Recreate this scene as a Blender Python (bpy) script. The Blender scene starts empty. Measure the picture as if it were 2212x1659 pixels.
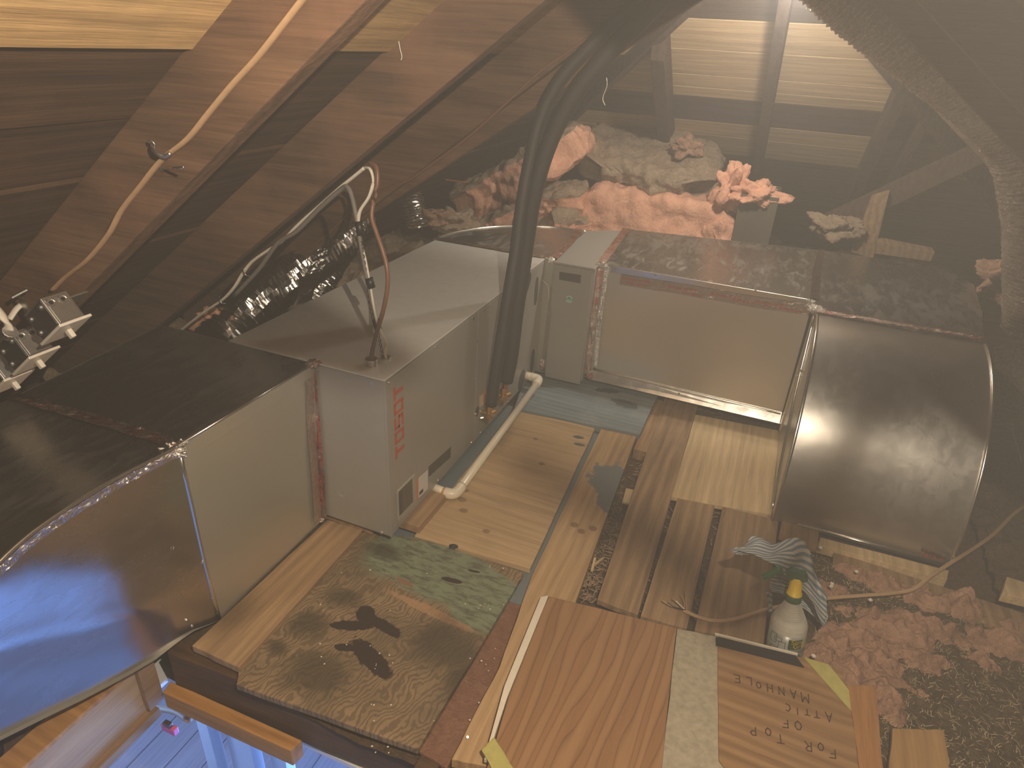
import bpy, bmesh, math, random
from mathutils import Vector, Matrix, noise
random.seed(7)
S = bpy.context.scene
COL = S.collection
# ---------------------------------------------------------------- camera
F = 1412.2178
MR = ((0.92380378, 0.37903535, 0.05402571),
      (0.22148855, -0.41397448, -0.88293145),
      (-0.31229697, 0.82762149, -0.46638318))
CP = Vector((0.85064667, -1.30291617, 1.38471991))
cd = bpy.data.cameras.new('camera'); cam = bpy.data.objects.new('camera', cd); COL.objects.link(cam)
m = Matrix(((MR[0][0], -MR[1][0], -MR[2][0], CP.x),
            (MR[0][1], -MR[1][1], -MR[2][1], CP.y),
            (MR[0][2], -MR[1][2], -MR[2][2], CP.z), (0, 0, 0, 1)))
cam.matrix_world = m
cd.sensor_width = 36; cd.lens = F / 2212 * 36; cd.clip_start = 0.02; cd.clip_end = 60
S.camera = cam
# ---------------------------------------------------------------- light, world, exposure
S.view_settings.view_transform = 'Standard'; S.view_settings.look = 'None'
S.view_settings.exposure = 0.48; S.view_settings.gamma = 1
S.view_settings.use_curve_mapping = False
w = bpy.data.worlds.new('world'); S.world = w; w.use_nodes = True
w.node_tree.nodes['Background'].inputs[0].default_value = (1, .85, .7, 1)
w.node_tree.nodes['Background'].inputs[1].default_value = 0.05
vs_ = w.node_tree.nodes.new('ShaderNodeVolumeScatter'); vs_.inputs['Color'].default_value = (1, .97, .94, 1)
vs_.inputs['Anisotropy'].default_value = .38; vs_.inputs['Density'].default_value = .056   # dusty air
S.cycles.diffuse_bounces = 3; S.cycles.glossy_bounces = 3; S.cycles.max_bounces = 6; S.cycles.transmission_bounces = 4
w.node_tree.links.new(vs_.outputs[0], w.node_tree.nodes['World Output'].inputs['Volume'])
LP = Vector((1.0, -1.15, 1.60))
def light(name, typ, loc, energy, color, size=.05, rot=None, sy=None):
    l = bpy.data.lights.new(name, typ); l.energy = energy; l.color = color
    if typ == 'AREA':
        l.size = size
        if sy: l.shape = 'RECTANGLE'; l.size_y = sy
    else: l.shadow_soft_size = size
    o = bpy.data.objects.new(name, l); COL.objects.link(o); o.location = loc
    if rot: o.rotation_euler = rot
    return o
light('work_lamp_light', 'POINT', LP, 78, (1, .84, .64), .004)
light('ridge_lamp_light', 'POINT', (.74, 1.60, 1.62), 11, (1, .92, .83), .03)
sp0 = light('far_fill_spot', 'SPOT', (.78, 1.50, 1.60), 26, (1, .9, .78), .03)      # added spot to brighten the far slope, kept off the unit top
sp0.data.spot_size = math.radians(165); sp0.data.spot_blend = .25
sp0.rotation_euler = Vector((-.15, .85, -.5)).to_track_quat('-Z', 'Y').to_euler()
dl_ = light('room_daylight', 'AREA', (0.45, .7, -1.5), 75, (.15, .34, 1), 1.0)
dl_.rotation_euler = (Vector((-.35, -.9, 0)) - dl_.location).to_track_quat('-Z', 'Y').to_euler()
light('room_ceiling_light', 'POINT', (-1.6, -.6, -.7), 40, (.3, .5, 1), .1)
# ---------------------------------------------------------------- helpers
def ray(px, py):
    a = ((px - 1106) / F, (py - 829.5) / F, 1)
    return Vector([sum(MR[r][c] * a[r] for r in range(3)) for c in range(3)])
def on(px, py, ax, v):                     # where a sight line meets the plane axis = v
    d = ray(px, py); return CP + d * ((v - CP[ax]) / d[ax])
def fp(px, py, z=0.0): return on(px, py, 2, z)
def onp(px, py, n, P0):
    d = ray(px, py); n = Vector(n); return CP + d * (n.dot(Vector(P0) - CP) / n.dot(d))
def V(*a): return Vector(a)
def tag(o, label=None, cat=None, group=None, kind=None):
    if label: o['label'] = label
    if cat: o['category'] = cat
    if group: o['group'] = group
    if kind: o['kind'] = kind
    return o
def thing(name, label, cat, loc=(0, 0, 0), group=None, kind=None):
    o = bpy.data.objects.new(name, None); COL.objects.link(o); o.location = loc; o.empty_display_size = .05
    return tag(o, label, cat, group, kind)
def wloc(o):
    p = Vector((0, 0, 0))
    while o: p += o.location; o = o.parent
    return p
def mesh(name, vs, fs, mat, parent=None, loc=None, smooth=False, bev=0, midx=None):
    base = wloc(parent) if parent else (Vector(loc) if loc is not None else Vector((0, 0, 0)))
    me = bpy.data.meshes.new(name)
    me.from_pydata([tuple(Vector(v) - base) for v in vs], [], fs)
    mats = mat if isinstance(mat, (list, tuple)) else [mat]
    for q in mats: me.materials.append(q)
    if midx:
        for i, p in enumerate(me.polygons): p.material_index = midx[i]
    bm = bmesh.new(); bm.from_mesh(me); bmesh.ops.recalc_face_normals(bm, faces=bm.faces)
    if bev: bmesh.ops.bevel(bm, geom=[e for e in bm.edges if e.calc_face_angle(0) > .5], offset=bev, segments=2, affect='EDGES', profile=.6)
    bm.to_mesh(me); bm.free()
    if smooth: me.shade_smooth()
    o = bpy.data.objects.new(name, me); COL.objects.link(o)
    if parent: o.parent = parent
    elif loc is not None: o.location = loc
    return o
def prism(poly, dvec):                      # polygon (3d points) extruded
    n = len(poly); d = Vector(dvec)
    vs = [Vector(p) for p in poly] + [Vector(p) + d for p in poly]
    fs = [tuple(range(n))[::-1], tuple(range(n, 2 * n))] + [(i, (i + 1) % n, n + (i + 1) % n, n + i) for i in range(n)]
    return vs, fs
def boxg(x0, x1, y0, y1, z0, z1): return prism([(x0, y0, z0), (x1, y0, z0), (x1, y1, z0), (x0, y1, z0)], (0, 0, z1 - z0))
def join(*gs):
    vs, fs = [], []
    for v, f in gs:
        k = len(vs); vs += list(v); fs += [tuple(i + k for i in q) for q in f]
    return vs, fs
def smoothpath(pts, sub=6):
    P = [Vector(p) for p in pts]
    if len(P) < 3: return P
    P = [P[0] * 2 - P[1]] + P + [P[-1] * 2 - P[-2]]; out = []
    for i in range(1, len(P) - 2):
        for k in range(sub):
            t = k / sub; a, b, c, d = P[i-1], P[i], P[i+1], P[i+2]
            out.append(.5 * ((2*b) + (c-a)*t + (2*a-5*b+4*c-d)*t*t + (3*b-a-3*c+d)*t**3))
    out.append(P[-2]); return out
def tubeg(pts, r, n=10, sub=6, rfun=None, flat=1.0, up=None):
    P = smoothpath(pts, sub) if sub else [Vector(p) for p in pts]
    vs, fs = [], []; ref = Vector(up) if up else Vector((0.13, .2, .97))
    N = len(P)
    for i, p in enumerate(P):
        t = (P[min(i+1, N-1)] - P[max(i-1, 0)]).normalized()
        a = t.cross(ref)
        if a.length < .05: a = t.cross(Vector((1, 0, 0)))
        a.normalize(); b = a.cross(t).normalized()
        rr = r if not rfun else r * rfun(i / (N-1), i)
        for k in range(n):
            g = 2 * math.pi * k / n
            vs.append(p + a * math.cos(g) * rr + b * math.sin(g) * rr * flat)
    for i in range(N-1):
        for k in range(n):
            fs.append((i*n+k, i*n+(k+1) % n, (i+1)*n+(k+1) % n, (i+1)*n+k))
    fs += [tuple(range(n))[::-1], tuple(range((N-1)*n, N*n))]
    return vs, fs
def tube(name, pts, r, mat, parent=None, n=10, sub=6, **k):
    v, f = tubeg(pts, r, n, sub, **k); return mesh(name, v, f, mat, parent, smooth=True, loc=None if parent else pts[0])
def grid(nu, nv, fn):
    vs = [fn(i / (nu-1), j / (nv-1)) for j in range(nv) for i in range(nu)]
    fs = [(j*nu+i, j*nu+i+1, (j+1)*nu+i+1, (j+1)*nu+i) for j in range(nv-1) for i in range(nu-1)]
    return vs, fs
def fb(p, s=1, o=4): return noise.fractal(Vector(p) * s, 1.0, 2.0, o)
# ---------------------------------------------------------------- materials
MATS = {}
class NT:
    def __init__(s, name):
        s.m = bpy.data.materials.new(name); s.m.use_nodes = True; s.t = s.m.node_tree; s.n = s.t.nodes
        s.b = s.n['Principled BSDF']; s.tc = s.n.new('ShaderNodeTexCoord')
    def new(s, t, **k):
        q = s.n.new(t)
        for a, v in k.items():
            if a.startswith('i_'):
                key = a[2:]; q.inputs[int(key) if key.isdigit() else key].default_value = v
            else: setattr(q, a, v)
        return q
    def L(s, a, b): s.t.links.new(a, b)
    def co(s, scale=(1, 1, 1), rnd=True, rot=(0, 0, 0), loc=(0, 0, 0)):
        mp = s.new('ShaderNodeMapping'); mp.inputs['Scale'].default_value = scale; mp.inputs['Rotation'].default_value = rot; mp.inputs['Location'].default_value = loc
        if rnd:
            oi = s.new('ShaderNodeObjectInfo'); ad = s.new('ShaderNodeVectorMath', operation='MULTIPLY_ADD')
            s.L(s.tc.outputs['Object'], ad.inputs[0]); ad.inputs[1].default_value = (1, 1, 1)
            ml = s.new('ShaderNodeMath', operation='MULTIPLY'); ml.inputs[1].default_value = 13.7; s.L(oi.outputs['Random'], ml.inputs[0])
            s.L(ml.outputs[0], ad.inputs[2]); s.L(ad.outputs[0], mp.inputs[0])
        else: s.L(s.tc.outputs['Object'], mp.inputs[0])
        return mp.outputs[0]
    def noise(s, co, scale, detail=4, rough=.55, dist=0):
        q = s.new('ShaderNodeTexNoise'); q.inputs['Scale'].default_value = scale; q.inputs['Detail'].default_value = detail
        q.inputs['Roughness'].default_value = rough; q.inputs['Distortion'].default_value = dist; s.L(co, q.inputs['Vector']); return q.outputs['Fac']
    def ramp(s, fac, stops):
        q = s.new('ShaderNodeValToRGB'); e = q.color_ramp.elements
        while len(e) < len(stops): e.new(.5)
        for i, (p, c) in enumerate(stops): e[i].position = p; e[i].color = (c[0], c[1], c[2], 1) if not isinstance(c, (int, float)) else (c, c, c, 1)
        s.L(fac, q.inputs[0]); return q.outputs[0]
    def mix(s, fac, a, b, mode='MIX'):
        q = s.new('ShaderNodeMix', data_type='RGBA', blend_type=mode)
        for inp, v in ((q.inputs[0], fac), (q.inputs[6], a), (q.inputs[7], b)):
            if isinstance(v, (int, float)): inp.default_value = v
            elif isinstance(v, tuple): inp.default_value = (*v, 1) if len(v) == 3 else v
            else: s.L(v, inp)
        return q.outputs[2]
    def math(s, op, a, b=None):
        q = s.new('ShaderNodeMath', operation=op)
        for i, v in enumerate((a, b)):
            if v is None: continue
            if isinstance(v, (int, float)): q.inputs[i].default_value = v
            else: s.L(v, q.inputs[i])
        return q.outputs[0]
    def bump(s, h, strength=.3, dist=.01):
        q = s.new('ShaderNodeBump'); q.inputs['Strength'].default_value = strength; q.inputs['Distance'].default_value = dist
        s.L(h, q.inputs['Height']); s.L(q.outputs[0], s.b.inputs['Normal']); return q
    def blob(s, cx, cy, rx, ry, ang=0, soft=.25, wob=.25, ws=30):    # ragged ellipse in object XY
        mp = s.new('ShaderNodeMapping', vector_type='TEXTURE')
        mp.inputs['Location'].default_value = (cx, cy, 0); mp.inputs['Rotation'].default_value = (0, 0, ang); mp.inputs['Scale'].default_value = (rx, ry, 1e3)
        s.L(s.tc.outputs['Object'], mp.inputs[0])
        ln = s.new('ShaderNodeVectorMath', operation='LENGTH'); s.L(mp.outputs[0], ln.inputs[0])
        nz = s.noise(s.tc.outputs['Object'], ws, 5, .7)
        d = s.math('ADD', ln.outputs['Value'], s.math('MULTIPLY', s.math('SUBTRACT', nz, .5), wob * 4))
        q = s.new('ShaderNodeMapRange', interpolation_type='SMOOTHSTEP'); s.L(d, q.inputs[0])
        q.inputs[1].default_value = 1 - soft; q.inputs[2].default_value = 1 + soft; q.inputs[3].default_value = 1; q.inputs[4].default_value = 0
        return q.outputs[0]
    def out(s, col=None, rough=None, metal=None):
        for k, v in (('Base Color', col), ('Roughness', rough), ('Metallic', metal)):
            if v is None: continue
            if isinstance(v, (int, float)): s.b.inputs[k].default_value = v
            elif isinstance(v, tuple): s.b.inputs[k].default_value = (*v, 1)
            else: s.L(v, s.b.inputs[k])
        return s.m
def srgb(r, g, b): return tuple(((c / 255) / 12.92 if c / 255 < .04045 else ((c / 255 + .055) / 1.055) ** 2.4) for c in (r, g, b))
def wood(name, light_c, dark_c, axis=1, fine=1.0, figure=.5, rough=.75, blot=None, rnd=True, extra=None, knots=.0, bump=.35):
    s = NT(name); sc = [26, 26, 26]; sc[axis] = 1.6
    co = s.co(tuple(sc), rnd); n1 = s.noise(co, 1.0 * fine, 6, .65, .6)
    sc2 = [140, 140, 140]; sc2[axis] = 5
    n2 = s.noise(s.co(tuple(sc2), rnd), 1.0, 3, .7)
    sc3 = [6, 6, 6]; sc3[axis] = .9
    wv = s.new('ShaderNodeTexWave', wave_type='BANDS', bands_direction='X' if axis != 0 else 'Y'); s.L(s.co(tuple(sc3), rnd), wv.inputs['Vector'])
    wv.inputs['Scale'].default_value = 1.6; wv.inputs['Distortion'].default_value = 9; wv.inputs['Detail'].default_value = 3; wv.inputs['Detail Scale'].default_value = .8
    f = s.math('ADD', s.math('MULTIPLY', n1, .6), s.math('ADD', s.math('MULTIPLY', n2, .35), s.math('MULTIPLY', wv.outputs['Fac'], figure * .35)))
    c = s.ramp(f, [(.34, tuple(min(1, q * 1.08) for q in light_c)), (min(1, .68 + figure * .18), tuple(q * .82 for q in dark_c))])
    if knots:
        vo = s.new('ShaderNodeTexVoronoi'); k3 = [5, 5, 5]; k3[axis] = 2.6; s.L(s.co(tuple(k3), rnd), vo.inputs['Vector']); vo.inputs['Scale'].default_value = knots
        k = s.ramp(vo.outputs['Distance'], [(.03, 1.0), (.11, 0.0)])
        c = s.mix(s.math('MULTIPLY', k, .7), c, tuple(x * .35 for x in dark_c))
    if blot:
        b = s.ramp(s.noise(s.co((1, 1, 1), rnd), blot[1], 5, .6), [(.5, 0.0), (.7, 1.0)]); c = s.mix(s.math('MULTIPLY', b, blot[2]), c, blot[0])
    sp = s.ramp(s.noise(s.co(tuple(q * .35 for q in sc), rnd), 2.2, 6, .75), [(.55, 0.0), (.72, 1.0)]); c = s.mix(s.math('MULTIPLY', sp, .35), c, tuple(q * .6 for q in dark_c))
    if extra: c = extra(s, c)
    s.bump(s.math('ADD', n2, s.math('MULTIPLY', n1, .6)), bump, .004)
    s.b.inputs['Specular IOR Level'].default_value = .25
    return s.out(c, rough)
def plain(name, col, rough=.5, metal=0, nz=0, nscale=40, spec=None, bump=0):
    s = NT(name)
    c = col
    if nz:
        n = s.noise(s.co((1, 1, 1)), nscale, 5, .6); c = s.mix(n, tuple(x * (1 - nz) for x in col), tuple(min(1, x * (1 + nz)) for x in col))
        if bump: s.bump(n, bump, .003)
    if spec is not None: s.b.inputs['Specular IOR Level'].default_value = spec
    return s.out(c, rough, metal)
def galv(name, col=(.56, .54, .5), r0=.22, r1=.5, smear=1.0, bump=.05, met=.97):
    s = NT(name)
    big = s.noise(s.co((1, 1, 1)), 3.2, 3, .5)
    st = s.noise(s.co((26, 8, 26), True, (0, 0, .9)), 1.0, 6, .62, .8)
    sm = s.ramp(s.math('MULTIPLY', st, s.math('ADD', big, .45)), [(.44, 0.0), (.60, 1.0)])
    sp = s.noise(s.co((1, 1, 1)), 260, 2, .5)
    c = s.mix(s.math('MULTIPLY', sm, .25 * smear), col, (.66, .64, .6))
    c = s.mix(s.math('MULTIPLY', sp, .25), c, tuple(x * .8 for x in col))
    r = s.math('ADD', s.math('MULTIPLY', sm, (r1 - r0) * smear), r0)
    s.bump(s.math('ADD', s.math('MULTIPLY', big, 6), s.math('MULTIPLY', sp, .03)), bump, .02)
    return s.out(c, r, met)
def foil(name, red=.0, crinkle=.5, col=(.9, .88, .84)):
    s = NT(name); co = s.co((1, 1, 1))
    n = s.noise(co, 90, 4, .65, 1.5); n2 = s.noise(co, 22, 3, .6, 1)
    c = col
    if red:
        k = s.ramp(s.noise(s.co((1, 1, 1)), 30, 5, .75), [(.62 - red * .3, 0.0), (.72 - red * .3, 1.0)])
        c = s.mix(s.math('MULTIPLY', k, .8), col, (.55, .13, .1))
    s.bump(s.math('ADD', n, n2), crinkle, .01)
    return s.out(c, .17, 1.0)
M_ = {}
def fiber(name, c1, c2, sc=25, bump=1.0, fuzz=None):
    s = NT(name); n = s.noise(s.co((1, 1, 1)), sc, 8, .68, .8); n2 = s.noise(s.co((1, 1, 1)), sc * 6, 4, .7)
    f = s.math('ADD', s.math('MULTIPLY', n, .7), s.math('MULTIPLY', n2, .35))
    c = s.ramp(f, [(.3, c1), (.62, c2)] + ([(.8, fuzz)] if fuzz else []))
    s.bump(f, bump, .02); s.b.inputs['Specular IOR Level'].default_value = .1
    return s.out(c, .95)

sheath_brown = wood('weathered_brown_sheathing', (.10, .055, .03), (.035, .018, .011), 1, .9, .35, .85, ((.16, .09, .05), 4, .4), knots=.5)
sheath_ply = wood('bright_plywood_sheathing', (.62, .41, .19), (.30, .18, .08), 1, .6, .25, .8, ((.2, .15, .09), 5, .35))
sheath_far = wood('pale_pine_sheathing', (.60, .44, .26), (.40, .27, .15), 0, .7, .25, .8, knots=.35)
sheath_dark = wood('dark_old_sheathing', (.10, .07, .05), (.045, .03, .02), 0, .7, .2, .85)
raft_wood = wood('rough_brown_rafter_wood', (.19, .108, .062), (.08, .043, .026), 0, 1.4, .5, .85, ((.26, .135, .08), 3, .45), bump=.5)
raft_dark = wood('dark_aged_rafter_wood', (.09, .06, .042), (.04, .026, .018), 1, 1.0, .2, .85)
raft_mid = wood('grey_brown_rafter_wood', (.13, .085, .058), (.06, .038, .026), 0, 1.0, .2, .85)
ply_floor = wood('floor_plywood', (.52, .36, .19), (.33, .215, .105), 1, .45, .5, .7, ((.22, .15, .08), 5, .4), knots=.9)
plank_tan = wood('tan_plank_wood', (.44, .29, .15), (.27, .165, .085), 1, .8, .3, .75, ((.3, .18, .1), 4, .3), knots=.35)
plank_weath = wood('weathered_plank_wood', (.37, .245, .135), (.22, .135, .072), 1, 1.3, .45, .8, ((.2, .14, .09), 5, .4), knots=.3, bump=.7)
ply_bright = wood('pale_plywood_panel', (.66, .50, .29), (.44, .31, .165), 1, .5, .25, .7, ((.5, .34, .15), 4, .3))
block_wood = wood('block_wood', (.42, .27, .14), (.24, .14, .07), 1, .9, .3, .8)
beam_dark = wood('dark_header_wood', (.115, .06, .032), (.045, .024, .014), 0, 1.2, .35, .7, ((.17, .10, .05), 6, .3), bump=.6)
two_by_four = wood('orange_stud_wood', (.55, .29, .09), (.36, .17, .05), 0, 1.1, .35, .7, knots=.5)
hatch_ply = wood('hatch_plywood', (.55, .38, .2), (.38, .24, .12), 1, .6, .4, .7)
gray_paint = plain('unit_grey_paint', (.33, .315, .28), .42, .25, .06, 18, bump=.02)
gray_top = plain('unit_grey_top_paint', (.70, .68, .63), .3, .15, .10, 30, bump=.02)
gray_dark = plain('dark_recess_grey', (.06, .055, .045), .5)
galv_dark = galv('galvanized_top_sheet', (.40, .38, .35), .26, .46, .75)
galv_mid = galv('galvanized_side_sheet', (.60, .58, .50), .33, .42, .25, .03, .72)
galv_bright = galv('galvanized_seam_sheet', (.75, .73, .68), .2, .35, .3)
tape = foil('foil_tape', .0, .6)
tape_red = foil('red_printed_foil_tape', .55, .6, (.74, .66, .6))
flexm = foil('crinkled_silver_flex', .0, .12, (.88, .86, .82))
flexd = foil('dusty_silver_flex', .0, .9, (.42, .37, .32))
red_ink = plain('red_ink', (.45, .05, .04), .6)
tosot_red = plain('faded_red_lettering', (.42, .085, .05), .6)
rubber = plain('black_foam_hose', (.035, .032, .03), .6, 0, .15, 60, bump=.2)
black = plain('black_plastic', (.012, .011, .01), .45)
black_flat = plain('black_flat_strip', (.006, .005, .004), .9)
white_p = plain('white_plastic', (.72, .66, .58), .4)
pvc = plain('cream_pvc', (.74, .66, .52), .3, 0, .04, 8)
glue = plain('orange_primer_ring', (.55, .27, .05), .4)
brass = plain('brass', (.62, .42, .16), .28, 1, .15, 30)
copper = plain('copper', (.55, .26, .12), .35, 1)
zinc = plain('zinc_metal', (.55, .53, .5), .4, 1, .2, 60, bump=.1)
zinc_dark = plain('dull_zinc_metal', (.2, .19, .18), .5, 1, .2, 60, bump=.2)
screw_m = plain('bright_screw_metal', (.75, .73, .7), .25, 1)
cable_tan = plain('tan_cable_jacket', (.42, .27, .15), .6, 0, .2, 50)
cable_white = plain('white_cable_jacket', (.72, .67, .57), .5)
cable_grey = plain('grey_cable_jacket', (.17, .155, .14), .55, 0, .2, 60)
cable_brown = plain('brown_cable_jacket', (.19, .09, .055), .4)
cable_orange = plain('orange_wire', (.55, .16, .06), .6)
label_w = plain('printed_label_paper', (.6, .57, .54), .6, 0, .35, 320)
label_o = plain('orange_label_band', (.6, .2, .06), .6)
label_t = plain('cream_label_paper', (.6, .48, .33), .6, 0, .2, 200)
label_b = plain('blue_label', (.16, .15, .3), .5)
ink = plain('dark_ink', (.03, .025, .02), .7)
pencil = plain('marker_strokes', (.06, .03, .015), .8)
white_edge = plain('white_painted_edge', (.7, .64, .52), .6, 0, .15, 30)
strap_y = plain('yellow_green_strap', (.42, .38, .12), .6, 0, .25, 60, bump=.1)
pink = fiber('pink_fiberglass', (.60, .28, .18), (.84, .47, .32), 11, .9, (.95, .66, .5))
dust = fiber('dusty_fiberglass_top', (.34, .24, .155), (.62, .47, .33), 34, 1.2)
pink_dirty = fiber('dirty_pink_fiberglass', (.22, .125, .085), (.47, .28, .19), 18, 1.0, (.62, .42, .31))
loose = fiber('loose_brown_insulation', (.05, .034, .018), (.26, .185, .105), 34, 1.5, (.44, .34, .2))
debris = fiber('dusty_debris', (.10, .065, .042), (.27, .18, .115), 60, 1.2, (.42, .3, .19))
reddust = fiber('reddish_dust', (.19, .09, .058), (.32, .17, .11), 40, .8)
dark_foam = plain('dark_room_paint', (.03, .03, .035), .8)
# ---------------------------------------------------------------- shell: two roof slopes, hip end, floor
T = .76; Z0 = 1.21; DEP = .18; XR = .69; ZR = Z0 + T * XR; Z0R = ZR + T * XR; HC = 3.15; HT = .8
YN, = (-2.6,)
def zl(x): return Z0 + T * x
def zr(x): return Z0R - T * x
# left slope planks run along Y; rows measured by x
ceil_l = thing('ceiling', 'left roof slope of brown boards with a bright plywood sheet higher up', None, (0, 0, 0), kind='structure'); 
def slope_plank(x0, x1, y0, y1, mat, th=.019, side='L', dz=0, nm='plank', par=None):
    zz = (lambda x: zl(x) + DEP + dz) if side == 'L' else (lambda x: zr(x) + DEP + dz)
    g = .003; x0 += g; x1 -= g
    return mesh(nm, *prism([(x0, y0, zz(x0)), (x1, y0, zz(x1)), (x1, y1, zz(x1)), (x0, y1, zz(x0))], (0, 0, th * 1.25)), mat, par, bev=.002)
def hip_y(x): return (HC + .2 - (zl(x) + DEP)) / HT + .3
rows = [-1.75, -1.6, -1.42, -1.24, -1.06, -.89, -.73, -.555, -.375, -.215, -.055]
for i in range(len(rows) - 1):
    a, b = rows[i], rows[i+1]
    off = random.uniform(-.4, .4)
    slope_plank(a, b, YN, 3.0 - b * .9, sheath_brown, .019, dz=random.uniform(-.004, .004), par=ceil_l)
slope_plank(-.05, XR - .0, YN, 3.0 - .0, sheath_ply, .015, dz=-.012, par=ceil_l, nm='plywood_sheet')
ceil_r = thing('ceiling', 'dim right roof slope of old boards', None, (0, 0, 0), kind='structure')
xs = [XR + i * .17 for i in range(16)]
for i in range(len(xs) - 1):
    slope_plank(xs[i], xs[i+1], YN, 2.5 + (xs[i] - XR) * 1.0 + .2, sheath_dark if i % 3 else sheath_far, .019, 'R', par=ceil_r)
# hip end: rows measured by y going down
ceil_b = thing('ceiling', 'far hip slope of pale horizontal pine boards above the pink insulation', None, (0, 0, 0), kind='structure')
yrow = [1.75, 1.95, 2.11, 2.27, 2.428, 2.574, 2.652, 2.715, 2.885, 2.985, 3.13, 3.30, 3.48, 3.66, 3.84, 4.02, 4.2]
for i in range(len(yrow) - 1):
    a, b = yrow[i] + .0025, yrow[i+1] - .0025
    z_ = lambda y: HC + .18 - HT * y
    hw = 1.35 + (b - 1.7) * 1.28
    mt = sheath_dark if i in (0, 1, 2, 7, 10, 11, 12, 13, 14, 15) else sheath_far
    x0, x1 = XR - hw, XR + hw
    mesh('plank', *prism([(x0, a, z_(a)), (x1, a, z_(a)), (x1, b, z_(b)), (x0, b, z_(b))], (0, 0, .024)), mt, ceil_b, bev=.002)
# closing walls behind the camera and at the eaves
wb = mesh('wall_back', *boxg(-2, 3.4, YN - .05, YN, -.3, 2.2), sheath_dark); tag(wb, kind='structure')
wl = mesh('wall_left', *boxg(-1.85, -1.8, YN, 4.3, -.3, .3), sheath_dark); tag(wl, kind='structure')
wr = mesh('wall_right', *boxg(3.15, 3.2, YN, 4.3, -.3, .3), sheath_dark); tag(wr, kind='structure')
wf = mesh('wall_far', *boxg(-2, 3.4, 4.15, 4.2, -.3, .3), sheath_dark); tag(wf, kind='structure')
# rafters: plumb boards y0..y1, underside z = zl(x)
def rafter(name, label, y0, y1, x0, x1, mat, fz=zl, d=DEP, group=None, dz=0):
    o = thing(name, label, 'rafter', (x0, y0, fz(x0)), group)
    poly = [(x0, y0, fz(x0) + dz), (x1, y0, fz(x1) + dz), (x1, y0, fz(x1) + d), (x0, y0, fz(x0) + d)]
    mesh('board', *prism(poly, (0, y1 - y0, 0)), mat, o, bev=.003)
    return o
R1 = rafter('rafter', 'near brown rafter with tan cable stapled on it, bright at its upper end', -.43, -.385, -1.6, XR - .02, raft_wood)
R2 = rafter('rafter', 'second dark brown rafter with cables clipped along its lower edge', .145, .185, -1.6, XR - .02, raft_wood)
R3 = rafter('rafter', 'third reddish rafter with thin brown wire along its face', .78, .82, -1.6, XR - .02, raft_wood)
rafter('rafter', 'rafter behind the camera on the left slope', -1.05, -1.01, -1.6, XR - .02, raft_wood)
o = thing('sister_board', 'brown board doubled onto the third rafter and hanging lower than it', 'board', (-1.3, .82, .3))
sl = math.tan(math.radians(34.0))
mesh('board', *prism([(-1.3, .822, .25 + sl * .03), (.62, .822, .25 + sl * 1.95), (.62, .822, zl(.62) + .1), (-1.3, .822, zl(-1.3) + .1)], (0, .04, 0)), raft_wood, o, bev=.003)
for i, (yy, lb) in enumerate([(-.9, 'nearest'), (-.3, 'second'), (.3, 'third'), (.9, 'fourth'), (1.5, 'fifth'), (2.05, 'sixth')]):
    rafter('rafter', lb + ' rafter of the dim right slope behind the silver flex duct', yy, yy + .04, XR + .02, 3.1, raft_mid, fz=zr, d=DEP)
ridge = tag(mesh('ridge_board', *boxg(XR - .02, XR + .02, YN, 1.9, ZR - .02, ZR + .17), raft_mid, loc=(XR, 0, ZR)), 'ridge board where the two slopes meet overhead', 'board')
def hipr(x, lab, w_=.05, top=None, mat=raft_dark):
    hz = lambda y: HC - HT * y
    yt = max(1.74, (HC - (zl(x) if x < XR else zr(x))) / HT)
    o = thing('rafter', lab, 'rafter', (x, 3.9, 0))
    mesh('board', *prism([(x - w_/2, yt, hz(yt)), (x - w_/2, 4.1, hz(4.1)), (x - w_/2, 4.1, hz(4.1) + .17), (x - w_/2, yt, hz(yt) + .17)], (w_, 0, 0)), mat, o, bev=.003)
hipr(-.85, 'short leftmost rafter of the far hip slope behind the hoses')
hipr(.155, 'dark rafter standing left over the insulation pile on the far slope', .07)
hipr(.70, 'dark middle rafter running up the far hip slope')
hipr(1.27, 'dark rafter right of the middle on the far slope', .06)
hipr(1.42, 'rafter doubled beside the right dark rafter of the far slope', .045)
def hip(name, label, sgn):
    x0, x1 = XR, XR + sgn * 2.2
    d = V(sgn * 2.2, 2.2, -1.74); p0 = V(XR, 1.72, ZR + (.10 if sgn < 0 else -.03)); p1 = p0 + d
    side = V(-d.y, d.x, 0).normalized() * .022
    o = thing(name, label, 'rafter', tuple(p1))
    mesh('board', *prism([p0 - side, p0 + side, p0 + side + V(0, 0, .19), p0 - side + V(0, 0, .19)], d), raft_dark, o, bev=.003)
hip('hip_rafter', 'dark hip rafter descending left behind the black hoses', -1)
hip('hip_rafter', 'dark hip rafter descending right beside the big flex duct', 1)
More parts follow.
